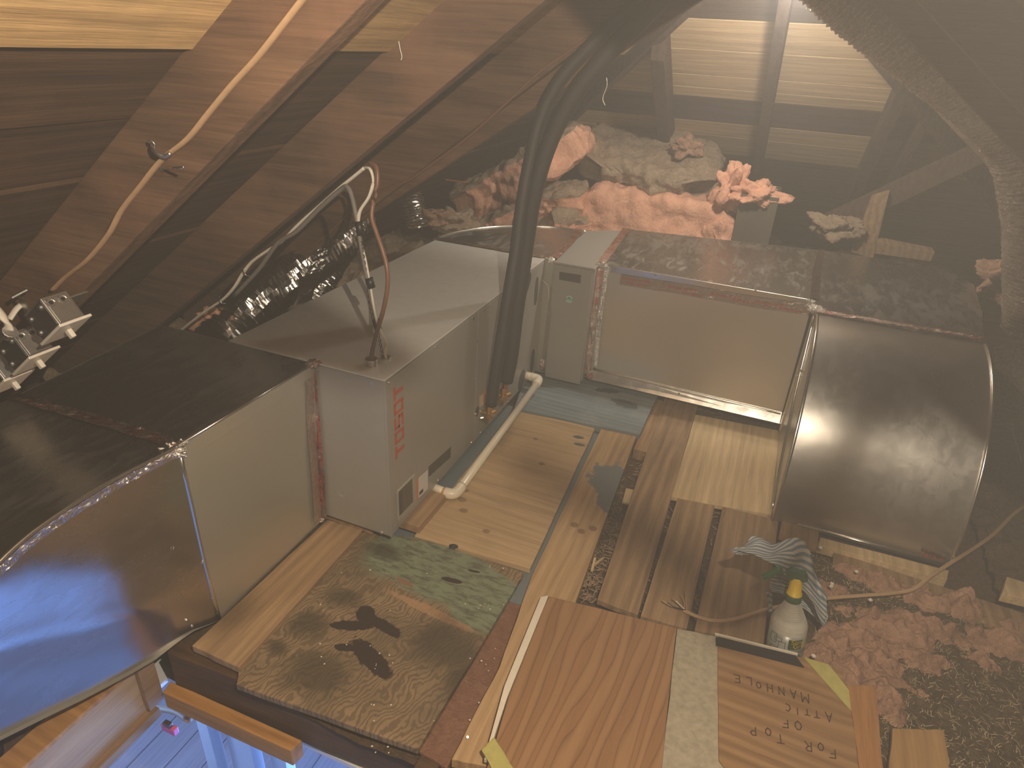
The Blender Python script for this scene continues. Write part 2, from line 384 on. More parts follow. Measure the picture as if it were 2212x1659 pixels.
# collar strut on far slope (dark horizontal purlin)
# floor bed (with the hatch left open) and room below
HX0, HX1, HY1 = -.36, .40, -.575
def bed(x0, x1, y0, y1, nx, ny, base, amp, mat, nm, sc=9):
    def f(u, v):
        x = x0 + (x1 - x0) * u; y = y0 + (y1 - y0) * v
        return V(x, y, base + amp * fb((x, y, base), sc, 5))
    return grid(nx, ny, f)
fl = thing('floor', 'dusty attic floor bed between and under the boards', None, (0, 0, 0), kind='structure')
def stuff(o): o['kind'] = 'stuff'; return o
mesh('dust_bed', *bed(-1.8, 3.2, HY1 + .04, 4.2, 180, 170, -.055, .018, debris, 'bed'), debris, fl, smooth=True)
mesh('dust_bed', *bed(HX1 + .05, 3.2, YN, HY1 + .04, 100, 70, -.055, .018, debris, 'bed'), debris, fl, smooth=True)
mesh('dust_bed', *bed(-1.8, HX0 - .05, YN, HY1 + .04, 60, 60, -.055, .018, debris, 'bed'), debris, fl, smooth=True)
# ---------------------------------------------------------------- room below the hatch
rf = thing('floor', 'bluish plank floor of the room seen down through the hatch', None, (0, 0, -2.6), kind='structure')
lav = wood('blue_lit_room_floor_wood', (.55, .42, .38), (.40, .30, .28), 1, .5, .2, .6)
wallp = plain('room_wall_paint', (.75, .76, .78), .7)
for i in range(22):
    x = -3.6 + i * .2
    mesh('plank', *boxg(x + .004, x + .196, -3, 1.6, -2.62, -2.6), lav, rf, bev=.002)
for nm, g in (('wall_room_far', boxg(-3.6, .8, 1.55, 1.6, -2.6, -.3)), ('wall_room_left', boxg(-3.65, -3.6, -3, 1.6, -2.6, -.3)), ('wall_room_right', boxg(.8, .85, -3, 1.6, -2.6, -.3)), ('wall_room_near', boxg(-3.6, .8, -3.05, -3, -2.6, -.3))):
    tag(mesh(nm, *g, wallp), kind='structure')
cl = thing('ceiling', 'ceiling of the room below around the hatch', None, (0, 0, -.3), kind='structure')
for g in (boxg(-3.6, .8, -.5, 1.6, -.25, -.235), boxg(-3.6, -.42, -3, -.5, -.25, -.235), boxg(.42, .8, -3, -.5, -.25, -.235)):
    mesh('panel', *g, wallp, cl)
stud_m = plain('grey_white_stud', (.55, .55, .56), .5, 0, .12, 12)
for k, (xa, xb, ya, lb) in enumerate([(-.86, -.80, -.16, 'white framing stud seen through the hatch, leftmost of three'), (-.76, -.63, -.12, 'wide printed framing stud in the middle seen through the hatch'), (-.58, -.50, -.08, 'greyer framing stud seen through the hatch, rightmost of three')]):
    o = thing('framing_stud', lb, 'stud', (xa, ya, -2.6))
    mesh('post', *boxg(xa, xb, ya, ya + .05, -2.59, -.26), stud_m, o, bev=.004)
    if k == 1:
        v, f = [], []
        for r in range(26):
            z = -.42 - r * .022 - (r // 5) * .03
            for c in range(5):
                if random.random() < .75:
                    v2, f2 = boxg(xa + .02 + c * .02, xa + .034 + c * .02, ya - .0015, ya - .0002, z, z + .011)
                    v, f = join((v, f), (v2, f2))
        mesh('printed_mark', v, f, ink, o)['kind'] = 'stuff'
tag(tube('cable', [(-1.5, -.6, -.9), (-.9, -.5, -.62), (-.45, -.52, -.36), (-.3, -.55, -.28)], .009, cable_tan), 'yellowish cable hanging in the room below the hatch', 'cable')
o = thing('pink_bracket', 'small pink plastic bracket under the hatch corner', 'bracket', (-.34, -.6, -.25))
mesh('plate', *boxg(-.345, -.30, -.60, -.585, -.285, -.262), plain('pink_plastic', (.7, .12, .3), .4), o, bev=.002)
mesh('clip', *boxg(-.335, -.312, -.60, -.588, -.262, -.248), zinc_dark, o, bev=.001)
# hatch framing
o = thing('header_beam', 'dark old header beam along the hatch edge in front of the stained plywood', 'beam', (-.35, -.575, -.2))
mesh('beam', *prism([fp(360, 1410, -.03), fp(905, 1614, -.03), fp(905, 1614, -.03) + V(0, .045, 0), fp(360, 1410, -.03) + V(0, .045, 0)], (0, 0, -.15)), beam_dark, o, bev=.004)
o = thing('hatch_stud', 'orange two by four fixed under the dark header beam', 'stud', (-.33, -.6, -.2))
q = [fp(369, 1471, -.15), fp(652, 1599, -.15), fp(628, 1622, -.15), fp(351, 1495, -.15)]
mesh('stud', *prism(q, (0, 0, -.06)), two_by_four, o, bev=.003)
o = thing('hatch_block', 'short upright wood block at the left end of the header beam', 'block', (-.37, -.58, -.2))
mesh('block', *boxg(-.367, -.352, -.61, -.565, -.20, -.045), block_wood, o, bev=.002)
o = thing('hatch_side_board', 'pale board lining the left side of the hatch below the metal elbow', 'board', (-.37, -.9, -.22))
mesh('board', *boxg(-.41, -.371, -1.6, -.59, -.215, -.055), hatch_ply, o, bev=.003)
mesh('top_strip', *boxg(-.43, -.366, -1.6, -.60, -.055, -.042), two_by_four, o, bev=.002)
mesh('casing', *boxg(-.40, -.352, -1.6, -.585, -.245, -.216), block_wood, o, bev=.002)
o = thing('hatch_side_joist', 'rough joist end at the right end of the header beam', 'joist', (.4, -.56, -.1))
mesh('joist', *boxg(.392, .44, -1.3, -.50, -.20, -.03), beam_dark, o, bev=.004)
mesh('joist', *boxg(.445, .50, -1.3, -.54, -.20, -.05), plank_tan, o, bev=.004)
# ---------------------------------------------------------------- floor boards
def board(name, label, px, mat, th=.018, z=0.0, group=None, cat='board', bev=.0025, kids=None):
    q = [fp(a, b, z) for a, b in px]
    c = sum(q, V(0, 0, 0)) / len(q)
    n = 6; vs = []                                     # subdivided edges, slightly worn outline
    out = []
    for i in range(len(q)):
        a, b = q[i], q[(i+1) % len(q)]
        for k in range(n):
            p = a.lerp(b, k / n)
            if 0 < k: p += V(random.uniform(-1, 1), random.uniform(-1, 1), 0) * .0012
            out.append(p)
    v, f = prism(out, (0, 0, -th))
    o = mesh(name, v, f, mat, loc=(c.x, c.y, z - th), bev=bev)
    return tag(o, label, cat, group)
# blue painted sheet visible in the gaps and behind
blue_p = wood('blue_grey_painted_plywood', (.21, .25, .26), (.15, .18, .19), 0, .5, .3, .6, ((.32, .34, .33), 6, .4),
    extra=lambda s, c: s.mix(s.math('MAXIMUM', s.blob(.03, -.04, .055, .022, .3, .15, .5, 30), s.blob(.13, -.12, .06, .03, -.2, .15, .5, 34)), c, (.07, .08, .085)), rnd=False)
bo = board('painted_board', 'blue-grey painted plywood between the air handler and the plenum', [(1110, 882), (1382, 938), (1425, 845), (1440, 790), (1160, 740)], blue_p, .03, .012)
blue2 = plain('blue_grey_paint', (.14, .17, .18), .65, 0, .2, 30)
tag(mesh('painted_underlay', *boxg(-.12, .45, -.03, 1.0, -.04, -.02), blue2, loc=(0, .5, -.04)), 'blue-grey painted sheet showing in the gaps beside the big plywood', 'board')
def ply1_x(s, c):
    k = None
    for (x, y, r) in ((-.12, -.22, .016), (-.09, -.27, .014), (-.13, -.17, .012), (.02, -.33, .012), (.05, .1, .012), (-.03, .25, .01)):
        b = s.blob(x, y, r, r * .8, 0, .3, .2, 60); k = b if k is None else s.math('MAXIMUM', k, b)
    c = s.mix(s.math('MULTIPLY', k, .65), c, (.16, .09, .045))
    g = s.math('MAXIMUM', s.blob(.12, .34, .022, .012, .2, .3, .3), s.blob(.14, .29, .02, .01, .1, .3, .3)); c = s.mix(g, c, (.10, .10, .10))
    return s.mix(s.math('MULTIPLY', s.blob(-.17, .2, .05, .13, 0, .6, .5, 14), .5), c, (.16, .11, .05))
ply1 = wood('floor_plywood_sheet', (.54, .385, .215), (.37, .245, .125), 0, .45, .12, .7, ((.3, .2, .1), 5, .3), extra=ply1_x, rnd=False)
board('plywood_sheet', 'large pale plywood sheet beside the air handler under the drain pipe', [(895, 1157), (1145, 1228), (1285, 925), (1113, 882)], ply1, .02, .002)
def b1x(s, c):
    k = s.math('MAXIMUM', s.blob(.01, .60, .075, .10, .1, .12, .45, 26), s.blob(.03, .50, .04, .09, .3, .1, .6, 40))
    k2 = s.math('MAXIMUM', s.blob(0, .28, .012, .012), s.math('MAXIMUM', s.blob(.03, .31, .014, .012), s.blob(-.03, .30, .012, .012)))
    c = s.mix(k, c, (.15, .16, .165)); return s.mix(s.math('MULTIPLY', k2, .7), c, (.14, .07, .04))
board('plank', 'long tan plank with a grey paint splash running down beside the big plywood sheet', [(1299, 924), (1376, 938), (1240, 1310), (1140, 1620), (1063, 1659), (975, 1640), (1079, 1440), (1149, 1242)], wood('long_plank_wood', (.50, .335, .175), (.32, .2, .1), 1, .7, .3, .72, ((.33, .2, .1), 4, .3), extra=b1x, rnd=False), .03, 0, 'floor planks')
board('plank', 'weathered plank just right of the widest gap, near end at the big brown panel', [(1437, 856), (1508, 874), (1378, 1328), (1290, 1295)], plank_weath, .02, -.002, 'floor planks')
board('plank', 'weathered plank second from the right among the slotted planks', [(1464, 1075), (1545, 1089), (1484, 1358), (1384, 1330)], plank_weath, .02, -.002, 'floor planks')
board('plank', 'weathered plank under the frayed cable end beside the spray bottle', [(1561, 1094), (1682, 1124), (1650, 1390), (1500, 1362)], plank_weath, .02, -.002, 'floor planks')
board('plywood_square', 'bright square of pale plywood in front of the plenum by the curved duct', [(1502, 895), (1684, 930), (1668, 1112), (1450, 1072)], ply_bright, .018, .003)
board('wood_strip', 'thin strip of wood along the right edge of the pale plywood square', [(1686, 932), (1694, 934), (1680, 1110), (1670, 1110)], block_wood, .02, -.004)
board('plank', 'tan board lying between the left metal duct and the stained plywood', [(707, 1122), (783, 1145), (516, 1442), (414, 1395)], plank_tan, .022, .006, 'floor planks')
# stained plywood
def cen(px, py, z=0): return fp(px, py, z)
mq = [(785, 1148), (516, 1446), (510, 1478), (903, 1618), (1118, 1262), (1132, 1236), (898, 1160)]
mc = sum((fp(a, b, 0) for a, b in mq), V(0, 0, 0)) / len(mq)
def moldx(s, c):
    def bl(px, py, rx, ry, ang, soft=.15, wob=.3, ws=30):
        p = fp(px, py, 0) - mc; return s.blob(p.x, p.y, rx, ry, ang, soft, wob, ws)
    wv = s.new('ShaderNodeTexWave', wave_type='BANDS', bands_direction='X'); s.L(s.co((3.0, 1.9, 1), False, (0, 0, .5)), wv.inputs['Vector'])
    wv.inputs['Scale'].default_value = 8; wv.inputs['Distortion'].default_value = 26; wv.inputs['Detail'].default_value = 3; wv.inputs['Detail Scale'].default_value = .7
    fig = s.ramp(wv.outputs['Fac'], [(.2, (.15, .10, .058)), (.65, (.31, .215, .12))])
    c = s.mix(.7, c, fig)
    grime = s.ramp(s.noise(s.co((1, 1, 1), False), 5, 6, .65), [(.42, 0.0), (.68, 1.0)])
    c = s.mix(s.math('MULTIPLY', grime, .7), c, (.095, .072, .042))
    # far part painted green, ragged
    gp = s.math('MAXIMUM', s.math('MAXIMUM', bl(955, 1235, .19, .115, -.05, .1, .14, 10), bl(1050, 1300, .10, .11, 0, .1, .12, 12)), bl(850, 1195, .09, .10, 0, .3, .2, 12))
    gt = s.mix(s.math('MULTIPLY', s.ramp(s.noise(s.co((18, 60, 1), False), 1.0, 5, .7), [(.45, 0.0), (.62, 1.0)]), .8), (.20, .235, .15), (.08, .07, .045))
    c = s.mix(gp, c, gt)
    strip = bl(930, 1320, .14, .014, -.1, .15, .3, 20); c = s.mix(s.math('MULTIPLY', strip, .8), c, (.40, .24, .13))
    mold = None
    for a in ((665, 1350, .05, .04, .3), (690, 1455, .085, .062, .2), (960, 1390, .10, .075, -.2), (830, 1190, .06, .03, 0), (600, 1400, .03, .02, 0), (1010, 1470, .05, .06, 0), (740, 1290, .05, .035, 0)):
        b = bl(a[0], a[1], a[2], a[3], a[4], .55, .4, 16); mold = b if mold is None else s.math('MAXIMUM', mold, b)
    c = s.mix(s.math('MULTIPLY', mold, .8), c, (.055, .042, .024))
    ft = None
    def stk(p1, p2, wd):
        a_, b_ = fp(*p1, 0), fp(*p2, 0); c_ = (a_ + b_) / 2 - mc; d_ = b_ - a_
        return s.blob(c_.x, c_.y, d_.length / 2 + .004, wd, math.atan2(d_.y, d_.x), .07, .3, 42)
    for a in (((716, 1350), (800, 1352), .017), ((783, 1312), (802, 1352), .026), ((800, 1335), (866, 1374), .017), ((762, 1382), (842, 1464), .026), ((726, 1396), (772, 1402), .012), ((955, 1248), (996, 1258), .009), ((966, 1176), (990, 1184), .009), ((1015, 1232), (1035, 1236), .005)):
        b = stk(*a); ft = b if ft is None else s.math('MAXIMUM', ft, b)
    c = s.mix(ft, c, (.034, .019, .014))
    kn = bl(875, 1258, .032, .008, -.15, .2, .3, 50); return s.mix(kn, c, (.25, .13, .08))
mold = wood('stained_plywood', (.26, .18, .10), (.16, .11, .06), 1, .5, .2, .75, extra=moldx, rnd=False, bump=.3)
board('stained_plywood', 'old plywood with green paint, dark mold and black blotches beside the hatch', mq, mold, .02, -.004)
def speckles(name, parent, pts, r, mat):
    v, f = [], []
    for p in pts:
        k = len(v); n = 6; rr = r * random.uniform(.6, 1.3)
        v += [p + V(math.cos(a) * rr * random.uniform(.7, 1.2), math.sin(a) * rr * random.uniform(.7, 1.2), 0) for a in [i * 2 * math.pi / n for i in range(n)]]
        v += [p + V(0, 0, rr * .5)]; f += [(k+i, k+(i+1) % n, k+n) for i in range(n)]
    return mesh(name, v, f, mat, parent)
board('floor_strip', 'reddish dusty strip between the stained plywood and the long plank', [(1122, 1262), (1152, 1235), (1075, 1445), (965, 1660), (905, 1622)], reddust, .012, -.022)
tag(speckles('paint_flakes', None, [fp(random.choice((745, 805, 812, 842, 1010, 1080, 1065, 700, 930, 1040, 1051)) + random.uniform(-9, 9), random.choice((1310, 1520, 1420, 1560, 1620, 1440, 1395, 1230)) + random.uniform(-9, 9), -.002) for _ in range(60)], .0022, white_edge), 'tiny pale paint flakes scattered on the stained plywood', 'debris', kind='stuff')
# debris splinters in the gaps
v, f = [], []
for _ in range(1500):
    if random.random() < .5: p = fp(random.uniform(1255, 1345), random.uniform(930, 1300), -.035)
    else:
        p = fp(random.choice((1385, 1430, 1540, 1490, 1400, 1450)) + random.uniform(-28, 28), random.uniform(860, 1330), -.033)
    a = random.uniform(0, 3.14); l = random.uniform(.004, .02); wd = random.uniform(.0006, .0018); t = V(math.cos(a), math.sin(a), random.uniform(-.2, .2)) * l; n = V(-math.sin(a), math.cos(a), 0) * wd
    v, f = v + [p - t - n, p + t - n, p + t + n, p - t + n, p + V(0, 0, .003)], f + [tuple(len(v) + i for i in q) for q in ((0, 1, 4), (1, 2, 4), (2, 3, 4), (3, 0, 4))]
tag(mesh('wood_shavings', v, f, plain('wood_shavings', (.30, .21, .125), .8)), 'pale wood shavings and splinters scattered in the floor gaps', 'debris', kind='stuff')
for lab, a, b, wd in (('pale wood splinter standing in the gap by the blue-grey board', (1395, 932), (1388, 962), .008), ('wood splinter lying low in the widest floor gap', (1285, 1208), (1278, 1236), .004), ('second thin wood splinter crossing in the widest floor gap', (1303, 1208), (1285, 1222), .003), ('short block end in the gap beside the weathered plank', (1360, 1060), (1352, 1090), .014)):
    p, q = fp(*a, -.025), fp(*b, -.025); d = (q - p).normalized(); n = V(-d.y, d.x, 0) * wd
    tag(mesh('wood_splinter', *prism([p - n, q - n, q + n, p + n], (0, 0, .008)), ply_bright, loc=tuple(p), bev=.001), lab, 'splinter')
tag(mesh('floor_joist', *boxg(.545, .60, .9, 1.35, -.06, -.012), block_wood, loc=(.55, 1.1, -.06), bev=.003), 'joist edge beside the blue-grey board in the gap', 'joist')
# near panels
def flame(s, c):
    wv = s.new('ShaderNodeTexWave', wave_type='BANDS', bands_direction='X'); s.L(s.co((7, 1.1, 1), False, (0, 0, .03)), wv.inputs['Vector'])
    wv.inputs['Scale'].default_value = 1.0; wv.inputs['Distortion'].default_value = 16; wv.inputs['Detail'].default_value = 3; wv.inputs['Detail Scale'].default_value = .55; wv.inputs['Detail Roughness'].default_value = .6
    fg = s.ramp(wv.outputs['Fac'], [(.15, (.30, .17, .082)), (.5, (.235, .125, .058)), (.68, (.135, .068, .034)), (.74, (.25, .132, .06))])
    return s.mix(.8, c, fg)
flame_ply = wood('flame_grain_plywood', (.44, .235, .10), (.27, .13, .055), 1, .6, .3, .6, extra=flame, rnd=False, bump=.15)
o = board('plywood_sheet', 'big orange-brown plywood panel with flame grain in the foreground', [(1185, 1287), (1462, 1356), (1425, 1700), (1040, 1700), (1100, 1500)], flame_ply, .015, .035)
mesh('white_edge', *prism([fp(1168, 1289, .036), fp(1185, 1286, .036), fp(1096, 1505, .036), fp(1052, 1640, .036), fp(1046, 1640, .036), fp(1090, 1480, .036)], (0, 0, -.012)), white_edge, o, bev=.001)
tag(board('corner_strap', 'yellow-green strap across the near left corner of the foreground panel', [(1068, 1592), (1110, 1660), (1085, 1700), (1040, 1620)], strap_y, .002, .04), None, None)
board('cement_slab', 'speckled grey-beige slab lying between the two foreground plywood panels', [(1463, 1357), (1552, 1375), (1553, 1640), (1600, 1700), (1424, 1700)], plain('speckled_cement', (.34, .30, .22), .9, 0, .45, 70, bump=.6), .02, .03)
man_ply = wood('manhole_plywood', (.34, .205, .10), (.24, .13, .055), 0, .7, .7, .6, ((.25, .16, .08), 5, .3), rnd=False, bump=.15)
mp = board('manhole_cover', 'plywood hatch cover with handwritten words on top, lower right foreground', [(1551, 1377), (1715, 1415), (1822, 1446), (1843, 1560), (1862, 1700), (1600, 1700), (1553, 1642)], man_ply, .015, .035, cat='cover')
mesh('strap', *prism([fp(1736, 1421, .0365), fp(1790, 1437, .0365), fp(1833, 1492, .0365), fp(1838, 1537, .0365)], (0, 0, .0025)), strap_y, mp)['label'] = 'yellow-green metal strap across the far corner'
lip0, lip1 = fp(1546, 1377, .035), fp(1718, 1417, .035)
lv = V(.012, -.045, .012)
mesh('black_strip', *prism([lip0, lip1, lip1 + V(.02, -.033, .004), lip0 + V(.004, -.03, .004)], (0, 0, .0022)), black_flat, mp)['label'] = 'black strip along the far edge'  # thin flat black strip laid beside the white lip
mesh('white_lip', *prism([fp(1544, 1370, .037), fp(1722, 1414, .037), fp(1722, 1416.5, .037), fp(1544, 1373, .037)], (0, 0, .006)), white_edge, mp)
# handwriting
GL = {'F': [[(0, 0), (0, 1), (.7, 1.05)], [(0, .5), (.5, .55)]], 'O': [[(.4, 0), (.1, .2), (0, .55), (.2, .95), (.5, 1), (.75, .7), (.7, .3), (.4, 0)]],
      'R': [[(0, 0), (.05, 1), (.5, 1), (.65, .75), (.4, .5), (.05, .45)], [(.3, .5), (.7, 0)]], 'T': [[(.35, 0), (.35, 1)], [(-.05, 1), (.8, 1.05)]],
      'P': [[(0, 0), (.05, 1), (.5, 1), (.68, .75), (.45, .48), (.05, .45)]], 'A': [[(0, 0), (.35, 1), (.7, 0)], [(.15, .4), (.58, .4)]],
      'I': [[(.3, 0), (.3, 1)]], 'C': [[(.65, .9), (.35, 1), (.05, .6), (.15, .15), (.6, .02)]], 'M': [[(0, 0), (.05, 1), (.4, .4), (.75, 1), (.8, 0)]],
      'N': [[(0, 0), (.02, 1), (.65, .05), (.68, 1)]], 'H': [[(0, 0), (0, 1)], [(.65, 0), (.65, 1)], [(0, .5), (.65, .5)]],
      'L': [[(0, 1), (0, 0), (.65, .05)]], 'E': [[(.7, 1.05), (0, 1), (0, 0), (.75, -.05)], [(0, .5), (.55, .5)]]}
WR = [('F', 1430, 1485, 105), ('O', 1295, 1405, 90), ('R', 1145, 1400, 110), ('T', 810, 1310, 100), ('O', 665, 1225, 90), ('P', 480, 1215, 100),
      ('O', 1025, 1150, 105), ('F', 865, 1125, 95), ('A', 1390, 1050, 110), ('T', 1245, 1015, 80), ('T', 1130, 990, 70), ('I', 1010, 980, 80), ('C', 900, 935, 90),
      ('M', 1110, 820, 110), ('A', 965, 775, 100), ('N', 820, 735, 95), ('H', 680, 700, 95), ('O', 550, 665, 75), ('L', 430, 615, 90), ('E', 290, 590, 85)]
v, f = [], []
for ch, zx, zy, h in WR:
    up = V(.02, 1.0) if False else (.10, .98); rt = (-.98, -.22)
    for st in GL[ch]:
        pts = []
        for (u, t) in st:
            qx = zx + (u - .35) * h * rt[0] + (t - .5) * h * up[0]; qy = zy + (u - .35) * h * rt[1] + (t - .5) * h * up[1]
            pts.append(fp(1540 + qx / 5.547, 1360 + qy / 5.547, .0356))
        for a, b in zip(pts, pts[1:]):
            d = (b - a); n = V(-d.y, d.x, 0).normalized() * .0013; e = d.normalized() * .001
            v, f = join((v, f), prism([a - n - e, b - n + e, b + n + e, a + n - e], (0, 0, .0004)))
    lt = mesh('handwritten_letter', v, f, pencil, mp); lt['kind'] = 'stuff'; v, f = [], []
board('board', 'reddish-brown board standing along the right side of the manhole cover', [(1826, 1478), (1893, 1482), (1912, 1700), (1862, 1700), (1840, 1540)], wood('red_brown_board', (.40, .20, .075), (.25, .115, .045), 1, 1.4, .2, .7, bump=.5), .03, .03)
board('plywood_scrap', 'brown plywood scrap sunk in loose insulation at the lower right', [(1928, 1572), (2040, 1576), (2060, 1720), (1915, 1720)], wood('scrap_brown', (.38, .23, .1), (.26, .15, .06), 1, .6, .3, .7), .015, .02)
o = tag(mesh('wood_scrap', *prism([fp(2175, 1245, .06), fp(2230, 1262, .06), fp(2240, 1300, .06), fp(2165, 1282, .06)], (0, 0, -.03)), ply_bright, loc=tuple(fp(2190, 1270, .03)), bev=.003), 'broken pale wood scrap at the right edge of the frame', 'wood scrap')
# sill under the curved duct
board('sill_board', 'pale sill strip under the lower edge of the curved duct', [(1772, 1160), (2050, 1232), (2046, 1252), (1768, 1176)], ply_bright, .035, .012)
board('sill_board', 'short orange wood piece left of the sill strip under the curved duct', [(1694, 1108), (1772, 1135), (1766, 1180), (1684, 1150)], block_wood, .03, .004)
board('sill_board', 'dusty sill board running right under the curved duct corner', [(1800, 1190), (2230, 1330), (2220, 1380), (1800, 1215)], plank_weath, .03, -.004)
# ---------------------------------------------------------------- air handler
AH = thing('air_handler', 'long grey air handler cabinet with red lettering lying on the boards', 'air handler', (-.26, .62, .04))
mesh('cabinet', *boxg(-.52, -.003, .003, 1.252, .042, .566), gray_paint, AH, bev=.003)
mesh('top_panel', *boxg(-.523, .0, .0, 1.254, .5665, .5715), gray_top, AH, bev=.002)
mesh('end_panel', *boxg(-.521, .001, -.0015, .0025, .04, .5665), gray_paint, AH, bev=.001)
mesh('side_panel', *boxg(-.0025, .002, .012, .583, .043, .562), gray_paint, AH, bev=.001)
mesh('side_panel', *boxg(-.0025, .002, .586, 1.25, .043, .562), gray_paint, AH, bev=.001)
mesh('corner_trim', *boxg(-.004, .004, -.003, .010, .04, .567), gray_paint, AH, bev=.001)
mesh('bottom_rail', *boxg(-.515, -.006, .006, 1.248, .030, .042), gray_dark, AH)
def disc(y, z, r, x=.002, h=.003, n=14, ax='x'):
    v = []
    for k in range(n):
        a = 2 * math.pi * k / n
        v.append(V(x, y + math.cos(a) * r, z + math.sin(a) * r) if ax == 'x' else V(y + math.cos(a) * r, x, z + math.sin(a) * r) if ax == 'y' else V(y + math.cos(a) * r, z + math.sin(a) * r, x))
    return prism(v, (h, 0, 0) if ax == 'x' else (0, -h, 0) if ax == 'y' else (0, 0, h))
for px, py in ((841, 817), (1022, 680), (941, 742), (1045, 664), (1029, 737), (1028, 818), (1027, 894), (1038, 888), (1084, 889), (1038, 937), (1019, 958), (947, 1039), (857, 1135), (1162, 773), (1096, 879)):
    p = on(px, py, 0, .002)
    mesh('screw', *disc(p.y, max(.052, min(p.z, .555)), .0045), screw_m, AH)
for px, py in ((804, 828), (824, 1151), (687, 800)):
    p = on(px, py, 1, -.0015); mesh('screw', *disc(p.x, p.z, .0045, -.0015, .003, 10, 'y'), screw_m, AH)
def oval(py_, pz, ry, rz, x=.0021, th=.0008, tilt=0, n=22):
    v = []
    for k in range(n):
        a = 2 * math.pi * k / n; c, s_ = math.cos(a), math.sin(a)
        e = .55; u = math.copysign(abs(c) ** .8, c) * ry; w_ = math.copysign(abs(s_) ** .8, s_) * rz
        v.append(V(x, py_ + u * math.cos(tilt) - w_ * math.sin(tilt), pz + u * math.sin(tilt) + w_ * math.cos(tilt)))
    return prism(v, (th, 0, 0))
mesh('knockout', *oval(1.165, .455, .021, .062), gray_dark, AH)
mesh('knockout', *oval(1.185, .125, .022, .055), gray_dark, AH)
mesh('pipe_opening', *oval(1.04, .515, .030, .060, tilt=-.75), gray_dark, AH)
mesh('drain_opening', *oval(1.06, .085, .034, .045, tilt=-.4), gray_dark, AH)
mesh('knockout', *oval(.60 + .0, .165, .016, .020, tilt=0), gray_dark, AH)
mesh('knockout', *oval(.74, .115, .022, .024, tilt=0), gray_dark, AH)
for px, py, r in ((740, 1065, .016), (740, 1065, .010)):
    p = on(px, py, 1, -.0015); v, f = tubeg([p + V(math.cos(a), 0, math.sin(a)) * r for a in [i * math.pi / 8 for i in range(17)]], .0007, 5, 0); mesh('knockout_ring', v, f, gray_paint, AH)
# lettering: T O S O T, reading upwards, tops towards the near end
LT = {'T': [(0, .78, 1, 1), (.34, 0, .66, .8)], 'O': [(0, 0, .24, 1), (.76, 0, 1, 1), (.2, 0, .8, .22), (.2, .78, .8, 1)],
      'S': [(0, .8, 1, 1), (0, .45, .22, .85), (0, .42, 1, .60), (.78, .15, 1, .5), (0, 0, 1, .2)]}
v, f = [], []
for i, ch in enumerate('TOSOT'):
    z0 = .297 + i * .048
    for (a, b, c, d) in LT[ch]:
        sk = lambda t: 0
        v, f = join((v, f), prism([(.0022, .086 - b * .050, z0 + a * .041), (.0022, .086 - b * .050, z0 + c * .041), (.0022, .086 - d * .050, z0 + c * .041), (.0022, .086 - d * .050, z0 + a * .041)], (.0006, 0, 0)))
mesh('lettering', v, f, tosot_red, AH)['label'] = 'red lettering TOSOT running up the side'; AH.children[-1]['kind'] = 'stuff'
def patch(nm, pxs, mat, x=.0022, th=.0006, par=AH, lab=None):
    o = mesh(nm, *prism([on(a, b, 0, x) for a, b in pxs], (th, 0, 0)), mat, par)
    if lab: o['label'] = lab
    return o
patch('spec_label', [(904, 1033), (924, 1015), (924, 1056), (904, 1076)], label_w, lab='white printed specification label')
mesh('label_mark', *prism([on(a, b, 0, .003) for a, b in ((906, 1063), (914, 1055), (914, 1062), (906, 1070))], (.0003, 0, 0)), ink, AH)
patch('label_band', [(900, 1036), (903.5, 1033), (903.5, 1077), (900, 1079)], label_o)
patch('warning_label', [(1036, 857), (1045, 849), (1045, 873), (1036, 880)], label_t)
patch('warning_label', [(1045, 848), (1055, 838), (1055, 862), (1045, 871)], label_w)
patch('warning_band', [(1044, 845), (1047.5, 842), (1047.5, 868), (1044, 872)], label_o, x=.003)
patch('notice_label', [(1054, 826), (1080, 801), (1080, 841), (1055, 864)], white_edge)
patch('notice_print', [(1056, 827), (1078, 806), (1078, 838), (1056.5, 861)], label_b, x=.0029)
patch('etched_plate', [(926, 1008), (974, 965), (973, 988), (926, 1030)], plain('etched_dark_plate', (.085, .08, .06), .5, .3, .5, 130))
o = patch('control_window', [(857, 1060), (893, 1024), (897, 1088), (859, 1124)], plain('window_frame_grey', (.33, .3, .25), .4), th=.006)
patch('window_pane', [(862, 1062), (890, 1034), (892, 1084), (864, 1113)], plain('smoked_window', (.10, .09, .065), .2, .2, .1, 20), x=.0085, th=.0006)
patch('window_slot', [(861, 1066), (869, 1058), (869, 1108), (863, 1114)], gray_dark, x=.0092)
tag(mesh('support_block', *boxg(-.06, .048, .085, .30, -.0, .030), block_wood, loc=(0, .2, 0), bev=.003), 'wood block propping the air handler above the plywood', 'block')
mesh('support_block', *boxg(-.50, -.03, 1.06, 1.14, .012, .030), block_wood, loc=(-.2, 1.1, 0), bev=.003)
tag(bpy.data.objects['support_block.001'], 'hidden wood block propping the far end of the air handler', 'block')
tag(mesh('support_block', *boxg(-.50, -.08, .02, .10, .0, .030), block_wood, loc=(-.2, .06, 0), bev=.003), 'shaded wood block under the near end of the air handler', 'block')
# cable fittings on the top
o = mesh('cable_connector', *tubeg([(-.078, .059, .571), (-.078, .059, .592)], .017, 14, 0), zinc, AH, smooth=False)
mesh('cable_connector', *tubeg([(-.066, .112, .571), (-.066, .112, .578)], .014, 14, 0), zinc, AH)
mesh('knockout_plate', *disc(-.065, .105, .026, .5716, .0012, 18, 'z'), gray_top, AH)
